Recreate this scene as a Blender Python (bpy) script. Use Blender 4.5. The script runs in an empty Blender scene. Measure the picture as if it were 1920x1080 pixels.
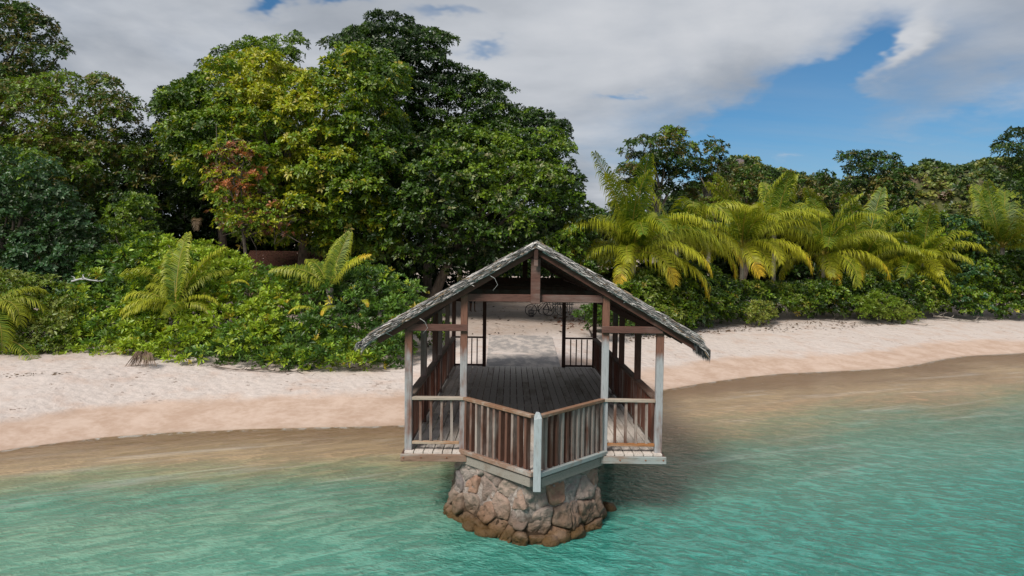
import bpy, math, random
import numpy as np
from mathutils import Vector, Matrix

random.seed(7)
RNG = np.random.default_rng(7)
SC = bpy.context.scene
COL = SC.collection
R = math.radians

# ------------------------------------------------------------------ camera
DZ = 1.25                                   # deck level above the water
CAM = np.array([-0.423, -12.03, DZ + 3.406])
PITCH, ROLL, YAW = 0.0424, 0.0125, 0.001
FPX = 1280.0
def cam_axes():
    fw = np.array([math.sin(YAW) * math.cos(PITCH), math.cos(YAW) * math.cos(PITCH), -math.sin(PITCH)])
    r = np.array([math.cos(YAW), -math.sin(YAW), 0.0]); u = np.cross(r, fw)
    c, s = math.cos(ROLL), math.sin(ROLL)
    return c * r + s * u, -s * r + c * u, fw
AX_R, AX_U, AX_F = cam_axes()
cd = bpy.data.cameras.new("camera"); cam = bpy.data.objects.new("camera", cd); COL.objects.link(cam)
cd.sensor_width = 36.0; cd.lens = 24.0; cd.clip_start = 0.1; cd.clip_end = 3000
cam.matrix_world = Matrix(((AX_R[0], AX_U[0], -AX_F[0], CAM[0]), (AX_R[1], AX_U[1], -AX_F[1], CAM[1]),
                           (AX_R[2], AX_U[2], -AX_F[2], CAM[2]), (0, 0, 0, 1)))
SC.camera = cam

# ------------------------------------------------------------------ light
SUN_DIR = Vector((-0.40, -0.58, 0.71)).normalized()      # towards the sun
sun_el = math.asin(SUN_DIR.z); sun_az = math.atan2(SUN_DIR.x, SUN_DIR.y)
sd = bpy.data.lights.new("sun", 'SUN'); sun = bpy.data.objects.new("sun", sd); COL.objects.link(sun)
sd.energy = 4.3; sd.angle = R(20.0); sd.color = (1.0, 0.93, 0.82)
sun.rotation_euler = SUN_DIR.to_track_quat('Z', 'Y').to_euler()
SC.view_settings.view_transform = 'Standard'; SC.view_settings.look = 'None'
SC.view_settings.exposure = 0.0; SC.view_settings.gamma = 1.0
SC.view_settings.use_curve_mapping = False
SC.cycles.max_bounces = 6; SC.cycles.diffuse_bounces = 4; SC.cycles.glossy_bounces = 2
SC.cycles.transmission_bounces = 3; SC.cycles.transparent_max_bounces = 8
SC.cycles.use_denoising = True

world = bpy.data.worlds.new("World"); SC.world = world; world.use_nodes = True

class NT:
    """small helper to write node trees"""
    def __init__(s, tree): s.t = tree; s.n = tree.nodes; s.l = tree.links
    def node(s, kind, **kw):
        n = s.n.new(kind)
        for k, v in kw.items(): setattr(n, k, v)
        return n
    def put(s, sock, v):
        if isinstance(v, bpy.types.NodeSocket): s.l.new(v, sock)
        elif isinstance(v, (tuple, list)) and len(v) == 3 and sock.type == 'RGBA': sock.default_value = (*v, 1)
        else: sock.default_value = v
    def math(s, op, a, b=0.0, c=None, clamp=False):
        n = s.node('ShaderNodeMath', operation=op, use_clamp=clamp)
        s.put(n.inputs[0], a); s.put(n.inputs[1], b)
        if c is not None: s.put(n.inputs[2], c)
        return n.outputs[0]
    def vmath(s, op, a, b=(0, 0, 0)):
        n = s.node('ShaderNodeVectorMath', operation=op)
        s.put(n.inputs[0], a); s.put(n.inputs[1], b)
        return n.outputs[0]
    def noise(s, vec, scale, detail=4, rough=0.55, dist=0.0, out=0):
        n = s.node('ShaderNodeTexNoise')
        if vec is not None: s.put(n.inputs['Vector'], vec)
        n.inputs['Scale'].default_value = scale; n.inputs['Detail'].default_value = detail
        n.inputs['Roughness'].default_value = rough; n.inputs['Distortion'].default_value = dist
        return n.outputs[out]
    def ramp(s, f, stops, interp='LINEAR'):
        n = s.node('ShaderNodeValToRGB'); n.color_ramp.interpolation = interp
        e = n.color_ramp.elements
        while len(e) < len(stops): e.new(0.5)
        for i, (p, c) in enumerate(stops):
            e[i].position = p; e[i].color = (*c, 1) if len(c) == 3 else c
        s.put(n.inputs[0], f); return n.outputs[0]
    def step(s, v, a, b):
        n = s.node('ShaderNodeMapRange', interpolation_type='SMOOTHSTEP')
        s.put(n.inputs['Value'], v); s.put(n.inputs['From Min'], a); s.put(n.inputs['From Max'], b)
        return n.outputs[0]
    def mix(s, f, a, b, mode='MIX'):
        n = s.node('ShaderNodeMix', data_type='RGBA', blend_type=mode)
        s.put(n.inputs[0], f); s.put(n.inputs[6], a); s.put(n.inputs[7], b)
        return n.outputs[2]
    def mapping(s, vec, scale=(1, 1, 1), rot=(0, 0, 0), loc=(0, 0, 0)):
        n = s.node('ShaderNodeMapping'); s.put(n.inputs['Vector'], vec)
        n.inputs['Scale'].default_value = scale; n.inputs['Rotation'].default_value = rot
        n.inputs['Location'].default_value = loc
        return n.outputs[0]
    def aniso(s, vec, ang, sx, sy, loc=(0, 0, 0)):
        """stretch a pattern along the direction `ang`"""
        return s.mapping(s.mapping(vec, rot=(0, 0, -ang)), (sx, sy, 1), loc=loc)
    def bump(s, h, strength=0.5, dist=0.05, normal=None):
        n = s.node('ShaderNodeBump'); n.inputs['Strength'].default_value = strength
        n.inputs['Distance'].default_value = dist; s.put(n.inputs['Height'], h)
        if normal is not None: s.put(n.inputs['Normal'], normal)
        return n.outputs[0]

def build_sky():
    t = NT(world.node_tree); t.n.clear()
    out = t.node('ShaderNodeOutputWorld'); bg = t.node('ShaderNodeBackground')
    t.l.new(bg.outputs[0], out.inputs[0]); bg.inputs[1].default_value = 0.097
    sky = t.node('ShaderNodeTexSky', sky_type='NISHITA'); sky.sun_disc = False
    sky.sun_elevation = sun_el; sky.sun_rotation = sun_az
    sky.air_density = 1.0; sky.dust_density = 0.3; sky.ozone_density = 2.0
    blue = t.mix(1.0, sky.outputs[0], (0.42, 0.74, 0.92), 'MULTIPLY')
    tc = t.node('ShaderNodeTexCoord'); d = tc.outputs['Generated']
    sp = t.node('ShaderNodeSeparateXYZ'); t.put(sp.inputs[0], d)
    x, y, z = sp.outputs
    zz = t.math('ADD', t.math('MAXIMUM', z, 0.0), 0.22)
    cb = t.node('ShaderNodeCombineXYZ')
    t.put(cb.inputs[0], t.math('DIVIDE', x, zz)); t.put(cb.inputs[1], t.math('DIVIDE', y, zz))
    uv = cb.outputs[0]
    n_big = t.noise(uv, 0.9, 7, 0.56, 0.35)
    n_fine = t.noise(t.mapping(uv, (1.0, 1.3, 1), (0, 0, 0.5), (3.1, 1.7, 0)), 1.2, 6, 0.5, 0.3)
    # the opening in the cloud deck ahead and to the right: azimuth a = x/y, elevation e = z/y
    yy = t.math('MAXIMUM', y, 0.05)
    n_w = t.noise(uv, 1.6, 5, 0.6)
    n_w2 = t.noise(t.mapping(uv, loc=(7, 3, 0)), 2.2, 5, 0.6)
    a = t.math('ADD', t.math('DIVIDE', x, yy), t.math('MULTIPLY', t.math('SUBTRACT', n_w, 0.5), 0.34))
    e = t.math('ADD', t.math('DIVIDE', z, yy), t.math('MULTIPLY', t.math('SUBTRACT', n_w2, 0.5), 0.16))
    def hole(px, py, rx, ry, rot, amt):
        ca, ce = (px - 960) / 1280, (486 - py) / 1280
        c, s = math.cos(rot), math.sin(rot)
        da = t.math('SUBTRACT', a, ca); de = t.math('SUBTRACT', e, ce)
        u = t.math('ADD', t.math('MULTIPLY', da, c), t.math('MULTIPLY', de, s))
        v = t.math('SUBTRACT', t.math('MULTIPLY', de, c), t.math('MULTIPLY', da, s))
        q = t.math('ADD', t.math('POWER', t.math('ABSOLUTE', t.math('DIVIDE', u, rx / 1280)), 2.0),
                   t.math('POWER', t.math('ABSOLUTE', t.math('DIVIDE', v, ry / 1280)), 2.0))
        g = t.math('EXPONENT', t.math('MULTIPLY', q, -1.0))
        front = t.step(y, 0.0, 0.2)
        return t.math('MULTIPLY', t.math('MULTIPLY', g, amt), front)
    hs = [hole(1500, 205, 215, 62, 0.42, 0.62), hole(1640, 95, 90, 36, 0.75, 0.5), hole(1560, 290, 400, 80, 0.0, 0.42), hole(1800, 230, 250, 60, 0.3, .28),
          hole(1790, 300, 200, 50, 0.0, 0.25), hole(530, 22, 40, 12, 0.0, 0.5), hole(645, 22, 50, 9, 0.0, 0.45),
          hole(890, 85, 60, 12, 0.2, 0.30), hole(1140, 190, 36, 9, 0.0, 0.26), hole(820, 40, 60, 12, 0, .3)]
    tot = hs[0]
    for h in hs[1:]: tot = t.math('ADD', tot, h)
    puff = t.math('ADD', hole(1690, 88, 34, 62, -0.45, 0.55), hole(1490, 288, 40, 14, 0, 0.3))
    dens = t.math('ADD', t.math('SUBTRACT', t.math('ADD', t.math('MULTIPLY', n_big, 0.8), 0.22), tot), puff)
    mask = t.step(dens, 0.12, 0.62)
    shade = t.math('ADD', t.math('MULTIPLY', n_fine, 0.9), t.math('MULTIPLY', n_big, 0.5))
    cc = t.ramp(shade, [(0.46, (0.27, 0.305, 0.36)), (0.64, (0.44, 0.475, 0.53)), (0.76, (0.60, 0.63, 0.68)), (0.95, (0.80, 0.81, 0.84))])
    cc = t.mix(t.math('MULTIPLY', puff, 1.2, clamp=True), cc, (0.8, 0.82, 0.86))
    sc = t.node('ShaderNodeVectorMath', operation='SCALE'); t.put(sc.inputs[0], cc); sc.inputs['Scale'].default_value = 9.2
    veil = t.math('MULTIPLY', t.step(t.noise(t.mapping(uv, (0.5, 1.5, 1), (0, 0, 0.2), (2, 9, 0)), 1.1, 6, 0.6, 0.5), 0.34, 0.72), t.step(z, 0.34, 0.04))
    blue = t.mix(t.math('MULTIPLY', veil, 0.55), blue, (3.6, 4.5, 5.6))
    col = t.mix(mask, blue, sc.outputs[0])
    # below the horizon the sea and land colour go on
    low = t.step(z, -0.02, 0.0)
    col = t.mix(low, (0.9, 1.2, 1.2), col)
    t.l.new(col, bg.inputs[0])
build_sky()

# ------------------------------------------------------------------ pixel <-> place helpers (construction aid)
def ray(px, py):
    return AX_F + AX_R * ((px - 960) / FPX) - AX_U * ((py - 540) / FPX)
def at(px, py, depth):
    """point seen at pixel px,py at a distance `depth` along the view axis"""
    return CAM + ray(px, py) * depth
def on_z(px, py, z):
    r = ray(px, py); return CAM + r * ((z - CAM[2]) / r[2])
def smooth(a, b, x):
    t = np.clip((x - a) / (b - a), 0, 1); return t * t * (3 - 2 * t)

# value noise in numpy
_P = RNG.random((256, 256))
def vnoise(x, y, s=1.0, octs=3):
    x = np.asarray(x, float) / s; y = np.asarray(y, float) / s
    tot = 0; amp = 1; nrm = 0
    for o in range(octs):
        xi = np.floor(x).astype(int); yi = np.floor(y).astype(int)
        fx = x - xi; fy = y - yi; fx = fx * fx * (3 - 2 * fx); fy = fy * fy * (3 - 2 * fy)
        g = lambda i, j: _P[(xi + i) % 256, (yi + j) % 256]
        v = (g(0, 0) * (1 - fx) + g(1, 0) * fx) * (1 - fy) + (g(0, 1) * (1 - fx) + g(1, 1) * fx) * fy
        tot = tot + amp * v; nrm += amp; amp *= 0.5; x = x * 2.03 + 11.3; y = y * 2.03 + 5.7
    return tot / nrm - 0.5

_sh_px = [(-260, 905), (-120, 862), (0, 838), (120, 825), (250, 813), (300, 812), (440, 805), (600, 800), (756, 798), (900, 790), (1080, 765),
          (1240, 730), (1320, 720), (1400, 705), (1480, 699), (1560, 697), (1690, 690), (1740, 679), (1800, 668), (1920, 662), (2050, 655)]
_sh = np.array([on_z(px, py, 0)[:2] for px, py in _sh_px])
_sh = np.vstack([[-400, _sh[0][1] - 60], _sh, [_sh[-1][0] + 400, _sh[-1][1] + 220]])
_gx = np.arange(-420, 430, .25); _gy = np.interp(_gx, _sh[:, 0], _sh[:, 1])
_k = np.exp(-0.5 * (np.arange(-12, 13) / 4.0) ** 2); _gy = np.convolve(np.pad(_gy, 12, mode='edge'), _k / _k.sum(), mode='valid')
def shore_s(X, Y):
    """metres inland of the waterline (negative: out at sea)"""
    Ys = np.interp(X, _gx, _gy) + np.where(np.abs(X) > 400, (np.abs(X) - 400) * .5 * np.sign(X), 0)
    return (Y - Ys) * 0.88 + vnoise(X, Y, 2.3, 3) * 0.28
def ground_z(X, Y, detail=True):
    X = np.asarray(X, float); Y = np.asarray(Y, float)
    s = shore_s(X, Y)
    z = np.where(s < 0, np.maximum(s * 0.06, -4) - 0.10 * np.clip(-s - 4, 0, 14), 0.0)
    z = np.where(s >= 0, 0.13 * np.clip(s, 0, 6.5) + 0.085 * np.clip(s - 6.5, 0, 6) + 0.02 * np.clip(s - 12.5, 0, 60) + 0.03 * np.clip(s - 70, 0, 400), z)
    m = np.exp(-((X / 3.4) ** 4)) * smooth(9.6, 12.5, Y) * (1 - smooth(24, 34, Y))
    z = z * (1 - m) + np.maximum(z, 1.22) * m
    if detail:
        z = z + np.where(s > 0.3, vnoise(X, Y, 1.6, 3) * 0.09 * smooth(0.5, 3, s), 0)
    return z
def gpt(px, py):
    """where the view ray through a pixel meets the ground"""
    r = ray(px, py); t = 8.0
    for _ in range(4000):
        p = CAM + r * t
        if p[2] <= float(ground_z(p[0], p[1], False)): return p
        t += 0.05
    return p

# ------------------------------------------------------------------ object helpers
def obj_from(name, verts, faces, mat, parent=None, smooth_sh=False, loc=None):
    me = bpy.data.meshes.new(name); me.from_pydata([tuple(v) for v in verts], [], faces); me.update()
    if smooth_sh: me.polygons.foreach_set('use_smooth', [True] * len(me.polygons))
    return link(name, me, mat, parent, loc)
def link(name, me, mat, parent=None, loc=None):
    o = bpy.data.objects.new(name, me); COL.objects.link(o)
    if mat is not None and not me.materials: me.materials.append(mat)
    if parent is not None: o.parent = parent
    if loc is not None: o.location = loc
    return o
def tag(o, label=None, cat=None, group=None, kind=None):
    for k, v in (('label', label), ('category', cat), ('group', group), ('kind', kind)):
        if v: o[k] = v
    return o
def empty(name, loc, label, cat, group=None):
    o = bpy.data.objects.new(name, None); COL.objects.link(o); o.location = loc; o.empty_display_size = 0.2
    return tag(o, label, cat, group)
class MB:
    def __init__(s): s.v = []; s.f = []
    def add(s, vs, fs):
        b = len(s.v); s.v += [tuple(v) for v in vs]; s.f += [tuple(i + b for i in f) for f in fs]
    def box(s, x0, x1, y0, y1, z0, z1):
        s.add([(x0, y0, z0), (x1, y0, z0), (x1, y1, z0), (x0, y1, z0), (x0, y0, z1), (x1, y0, z1), (x1, y1, z1), (x0, y1, z1)],
              [(0, 3, 2, 1), (4, 5, 6, 7), (0, 1, 5, 4), (1, 2, 6, 5), (2, 3, 7, 6), (3, 0, 4, 7)])
    def bar(s, p, q, w, h, up=(0, 0, 1), j=0.0):
        """box beam from p to q, w across, h along `up`"""
        p = Vector(p); q = Vector(q); d = (q - p).normalized(); up = Vector(up)
        a = d.cross(up).normalized() * (w / 2); b = a.cross(d).normalized() * (h / 2)
        rr = lambda: random.uniform(-j, j)
        vs = []
        for c in (p, q):
            for (i, k) in ((-1, -1), (1, -1), (1, 1), (-1, 1)):
                vs.append(c + a * (i * (1 + rr())) + b * (k * (1 + rr())))
        s.add(vs, [(0, 3, 2, 1), (4, 5, 6, 7), (0, 1, 5, 4), (1, 2, 6, 5), (2, 3, 7, 6), (3, 0, 4, 7)])
    def tube(s, pts, rad, n=6, cap=True):
        pts = [Vector(p) for p in pts]; vs = []; fs = []
        rad = rad if hasattr(rad, '__len__') else [rad] * len(pts)
        ref = Vector((0.31, 0.17, 0.93))
        for i, p in enumerate(pts):
            d = (pts[min(i + 1, len(pts) - 1)] - pts[max(i - 1, 0)]).normalized()
            a = d.cross(ref)
            if a.length < 0.05: a = d.cross(Vector((1, 0, 0)))
            a.normalize(); b = d.cross(a)
            for k in range(n):
                t = 2 * math.pi * k / n
                vs.append(p + (a * math.cos(t) + b * math.sin(t)) * rad[i])
        for i in range(len(pts) - 1):
            for k in range(n):
                fs.append((i * n + k, i * n + (k + 1) % n, (i + 1) * n + (k + 1) % n, (i + 1) * n + k))
        if cap:
            fs.append(tuple(range(n - 1, -1, -1))); fs.append(tuple(range((len(pts) - 1) * n, len(pts) * n)))
        s.add(vs, fs)
    def build(s, name, mat, parent=None, smooth_sh=False, loc=None, bevel=0.0):
        o = obj_from(name, s.v, s.f, mat, parent, smooth_sh, loc)
        if bevel:
            m = o.modifiers.new('bevel', 'BEVEL'); m.width = bevel; m.segments = 1; m.limit_method = 'ANGLE'
        return o
def tri_mesh(name, V, F, cols=None):
    """fast mesh from numpy arrays (triangles)"""
    me = bpy.data.meshes.new(name)
    V = np.asarray(V, np.float32).reshape(-1, 3); F = np.asarray(F, np.int32).reshape(-1, 3)
    me.vertices.add(len(V)); me.vertices.foreach_set('co', V.ravel())
    me.loops.add(F.size); me.loops.foreach_set('vertex_index', F.ravel())
    me.polygons.add(len(F)); me.polygons.foreach_set('loop_start', np.arange(0, F.size, 3, dtype=np.int32))
    me.polygons.foreach_set('loop_total', np.full(len(F), 3, np.int32))
    if cols is not None:
        a = me.color_attributes.new('tone', 'FLOAT_COLOR', 'POINT')
        c = np.ones((len(V), 4), np.float32); c[:, :3] = cols; a.data.foreach_set('color', c.ravel())
    me.update(); me.validate()
    return me

# ------------------------------------------------------------------ materials
def new_mat(name):
    m = bpy.data.materials.new(name); m.use_nodes = True
    t = NT(m.node_tree); bs = t.n['Principled BSDF']
    return m, t, bs
def set_in(t, bs, **kw):
    for k, v in kw.items(): t.put(bs.inputs[k.replace('_', ' ')], v)

def mat_leaf(name, rough=0.42, trans=0.3, spec=0.5):
    m, t, bs = new_mat(name)
    at_ = t.node('ShaderNodeAttribute', attribute_name='tone')
    set_in(t, bs, Base_Color=at_.outputs[0], Roughness=rough)
    bs.inputs['Specular IOR Level'].default_value = spec
    tr = t.node('ShaderNodeBsdfTranslucent')
    t.put(tr.inputs[0], t.mix(1.0, at_.outputs[0], (1.5, 1.5, 0.5), 'MULTIPLY'))
    mx = t.node('ShaderNodeMixShader'); mx.inputs[0].default_value = trans
    t.l.new(bs.outputs[0], mx.inputs[1]); t.l.new(tr.outputs[0], mx.inputs[2])
    t.l.new(mx.outputs[0], t.n['Material Output'].inputs[0])
    return m
M_LEAF = mat_leaf('leaf', 0.42, 0.22, 0.42)
M_FROND = mat_leaf('palm_leaf', 0.45, 0.25, 0.3)

def mat_bark(name, c1, c2):
    m, t, bs = new_mat(name)
    tc = t.node('ShaderNodeTexCoord')
    n = t.noise(t.mapping(tc.outputs['Object'], (1, 1, 0.3)), 6, 6, 0.65)
    set_in(t, bs, Base_Color=t.ramp(n, [(0.35, c1), (0.65, c2)]), Roughness=0.9, Normal=t.bump(n, 0.8, 0.03))
    return m
M_BARK = mat_bark('bark', (0.05, 0.038, 0.03), (0.17, 0.14, 0.115))
M_BARKP = mat_bark('pale_bark', (0.12, 0.10, 0.09), (0.36, 0.33, 0.29))
M_DEAD = mat_bark('dead_frond', (0.07, 0.045, 0.03), (0.24, 0.17, 0.12))

def mat_wood(name, grey, brown, amount, grain_axis=2, rough=0.8, top_brown=None, scale=1.0, rust=0.0):
    """weathered timber: bare grey/pale parts and reddish brown parts, streaked along the grain"""
    m, t, bs = new_mat(name)
    tc = t.node('ShaderNodeTexCoord'); oi = t.node('ShaderNodeObjectInfo')
    sc = [7.0 * scale] * 3; sc[grain_axis] = 0.7 * scale
    off = t.node('ShaderNodeCombineXYZ')
    for i, k in enumerate((13.0, 29.0, 51.0)): t.put(off.inputs[i], t.math('MULTIPLY', oi.outputs['Random'], k))
    v = t.vmath('ADD', t.mapping(tc.outputs['Object'], tuple(sc)), off.outputs[0])
    n1 = t.noise(v, 1.0, 6, 0.62, 0.2)
    n2 = t.noise(t.vmath('MULTIPLY', v, (4, 4, 4)), 2.2, 5, 0.7)
    lo = t.noise(t.vmath('ADD', t.mapping(tc.outputs['Object'], (0.9, 0.9, 0.9)), off.outputs[0]), 1.3, 4, 0.6)
    f = t.math('ADD', t.math('MULTIPLY', n1, 0.6), t.math('MULTIPLY', lo, 0.6))
    f = t.math('ADD', f, t.math('MULTIPLY', t.math('SUBTRACT', oi.outputs['Random'], 0.5), 0.28))
    if top_brown:
        sp = t.node('ShaderNodeSeparateXYZ'); t.put(sp.inputs[0], tc.outputs['Object'])
        f = t.math('ADD', f, t.math('MULTIPLY', t.step(sp.outputs[2], top_brown[0], top_brown[1]), 0.5))
    f = t.step(f, 0.74 - amount * 0.45, 0.98 - amount * 0.45)
    g1 = tuple(c * 0.62 for c in grey); b1 = tuple(c * 0.45 for c in brown)
    gc = t.mix(n2, g1, tuple(min(1, c * 1.3) for c in grey)); bc = t.mix(n2, b1, tuple(c * 1.5 for c in brown))
    c = t.mix(f, gc, bc)
    crack = t.step(n2, 0.34, 0.42)
    c = t.mix(t.math('MULTIPLY', t.math('SUBTRACT', 1.0, crack), 0.42), c, (0.02, 0.015, 0.012))
    set_in(t, bs, Base_Color=c, Roughness=rough, Normal=t.bump(n2, 0.6, 0.01))
    bs.inputs['Specular IOR Level'].default_value = 0.3
    return m
GREYB = (0.40, 0.43, 0.47); REDB = (0.16, 0.062, 0.038)
M_POSTF = mat_wood('weathered_white_paint', (0.34, 0.35, 0.37), (0.18, 0.085, 0.06), 0.33, 2, top_brown=(1.5, 2.3))
M_POST = mat_wood('red_brown_post', (0.22, 0.17, 0.16), (0.105, 0.045, 0.034), 0.6, 2)
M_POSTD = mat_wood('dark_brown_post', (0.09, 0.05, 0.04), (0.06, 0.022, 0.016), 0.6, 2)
M_BAL = mat_wood('weathered_baluster', (0.33, 0.28, 0.255), (0.125, 0.06, 0.043), 0.60, 2)
M_BALS = mat_wood('red_brown_baluster', (0.16, 0.09, 0.07), (0.12, 0.038, 0.024), 0.7, 2)
M_RAILX = mat_wood('weathered_rail', (0.38, 0.32, 0.27), (0.22, 0.12, 0.075), 0.5, 0)
M_RAILB = mat_wood('rust_stained_rail', (0.42, 0.36, 0.29), (0.30, 0.13, 0.05), 0.6, 0)
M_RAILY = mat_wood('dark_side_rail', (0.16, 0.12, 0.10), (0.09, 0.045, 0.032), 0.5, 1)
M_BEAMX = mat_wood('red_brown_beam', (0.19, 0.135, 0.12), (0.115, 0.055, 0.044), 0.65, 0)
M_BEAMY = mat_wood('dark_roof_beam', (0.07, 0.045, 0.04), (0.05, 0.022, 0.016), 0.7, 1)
M_DECK = mat_wood('deck_plank', (0.60, 0.545, 0.51), (0.36, 0.30, 0.26), 0.3, 1)
M_FASC = mat_wood('white_fascia', (0.38, 0.365, 0.35), (0.24, 0.15, 0.11), 0.45, 0)
M_FASCR = mat_wood('pale_blue_fascia', (0.31, 0.345, 0.35), (0.24, 0.16, 0.12), 0.38, 0)

def simple_mat(name, c, rough=0.6, metallic=0.0, var=0.25, scale=8):
    m, t, bs = new_mat(name)
    tc = t.node('ShaderNodeTexCoord'); n = t.noise(tc.outputs['Object'], scale, 5, 0.6)
    set_in(t, bs, Base_Color=t.mix(n, tuple(x * (1 - var) for x in c), tuple(min(1, x * (1 + var)) for x in c)), Roughness=rough, Metallic=metallic,
           Normal=t.bump(n, 0.2, 0.01))
    return m

# ------------------------------------------------------------------ ground
def grid_axis(lo, hi, d0, d1, step, grow=1.12):
    a = list(np.arange(d0, d1 + 1e-6, step)); s = step; x = d1
    while x < hi: s *= grow; x += s; a.append(x)
    s = step; x = d0; pre = []
    while x > lo: s *= grow; x -= s; pre.append(x)
    return np.array(pre[::-1] + a)
def grid_mesh(name, xs, ys, zf, attr):
    X, Y = np.meshgrid(xs, ys); Z = zf(X, Y); nx, ny = len(xs), len(ys)
    V = np.stack([X, Y, Z], -1).reshape(-1, 3)
    i = np.arange(nx - 1)[None, :] + np.arange(ny - 1)[:, None] * nx
    i = i.ravel(); F = np.concatenate([np.stack([i, i + 1, i + nx + 1], 1), np.stack([i, i + nx + 1, i + nx], 1)])
    me = tri_mesh(name, V, F)
    a = me.attributes.new('shore', 'FLOAT', 'POINT'); a.data.foreach_set('value', attr(X, Y).ravel().astype(np.float32))
    me.polygons.foreach_set('use_smooth', [True] * len(me.polygons))
    return me

def mat_sand():
    m, t, bs = new_mat('beach_sand')
    sh = t.node('ShaderNodeAttribute', attribute_name='shore').outputs['Fac']
    geo = t.node('ShaderNodeNewGeometry'); P = geo.outputs['Position']
    wob = t.noise(P, 0.5, 5, 0.6)
    s = t.math('ADD', sh, t.math('MULTIPLY', t.math('SUBTRACT', wob, 0.5), 2.4))
    n_f = t.noise(P, 60, 3, 0.6); n_m = t.noise(P, 5.5, 5, 0.65); n_l = t.noise(P, 1.1, 4, 0.6)
    dry = t.mix(n_m, (0.43, 0.37, 0.345), (0.62, 0.555, 0.53))
    dry = t.mix(t.step(n_l, 0.45, 0.75), dry, (0.48, 0.38, 0.335))
    damp = t.mix(t.step(t.math('ADD', t.math('MULTIPLY', n_l, .6), t.math('MULTIPLY', n_m, .4)), .35, .65), (0.42, 0.30, 0.235), (0.54, 0.42, 0.355))
    wet = t.mix(n_m, (0.30, 0.20, 0.125), (0.40, 0.28, 0.185))
    # scattered dark crumbs of weed and leaf in the dry sand
    vo = t.node('ShaderNodeTexVoronoi', feature='F1'); t.put(vo.inputs['Vector'], t.mapping(t.vmath('ADD', P, t.vmath('MULTIPLY', t.noise(P, 9, 3, .6, out=1), (.25, .25, 0))), (1, 1.9, 1))); vo.inputs['Scale'].default_value = 3.4
    cr = t.math('LESS_THAN', vo.outputs['Distance'], t.math('MULTIPLY', t.step(t.noise(P, 1.3, 3), 0.44, 0.66), 0.24))
    isdry = t.step(s, 2.0, 2.9)
    c = t.mix(isdry, damp, dry)
    c = t.mix(t.math('MULTIPLY', t.math('MULTIPLY', cr, isdry), 0.8), c, (0.16, 0.11, 0.085))
    # litter-stained ground beneath the plants
    c = t.mix(t.math('MULTIPLY', t.step(s, 7.6, 11), 0.5), c, (0.26, 0.19, 0.145))
    c = t.mix(t.step(sh, -0.10, 0.06), wet, c)
    isb = t.step(t.math('ABSOLUTE', t.math('SUBTRACT', s, 2.3)), 0.5, 0.0)
    c = t.mix(t.math('MULTIPLY', t.math('MULTIPLY', isb, t.step(n_m, 0.5, 0.7)), 0.5), c, (0.36, 0.24, 0.18))
    rough = t.mix(t.step(sh, -0.1, 0.5), (0.3, 0.3, 0.3), (0.92, 0.92, 0.92))
    # footprints and hollows
    v2 = t.node('ShaderNodeTexVoronoi', feature='SMOOTH_F1'); t.put(v2.inputs['Vector'], P); v2.inputs['Scale'].default_value = 3.6
    h = t.math('ADD', t.math('MULTIPLY', v2.outputs['Distance'], 0.8), t.math('MULTIPLY', n_m, 0.7))
    h = t.math('MULTIPLY', h, t.math('ADD', t.math('MULTIPLY', isdry, 0.95), 0.05))
    h = t.math('ADD', h, t.math('MULTIPLY', n_f, 0.05))
    set_in(t, bs, Base_Color=c, Roughness=rough, Normal=t.bump(h, 0.6, 0.10))
    bs.inputs['Specular IOR Level'].default_value = 0.25
    return m
M_SAND = mat_sand()
xs = grid_axis(-500, 900, -18, 32, 0.16); ys = grid_axis(-300, 1200, -4, 34, 0.16)
g = link('ground', grid_mesh('ground', xs, ys, ground_z, shore_s), M_SAND); tag(g, kind='structure')

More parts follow.
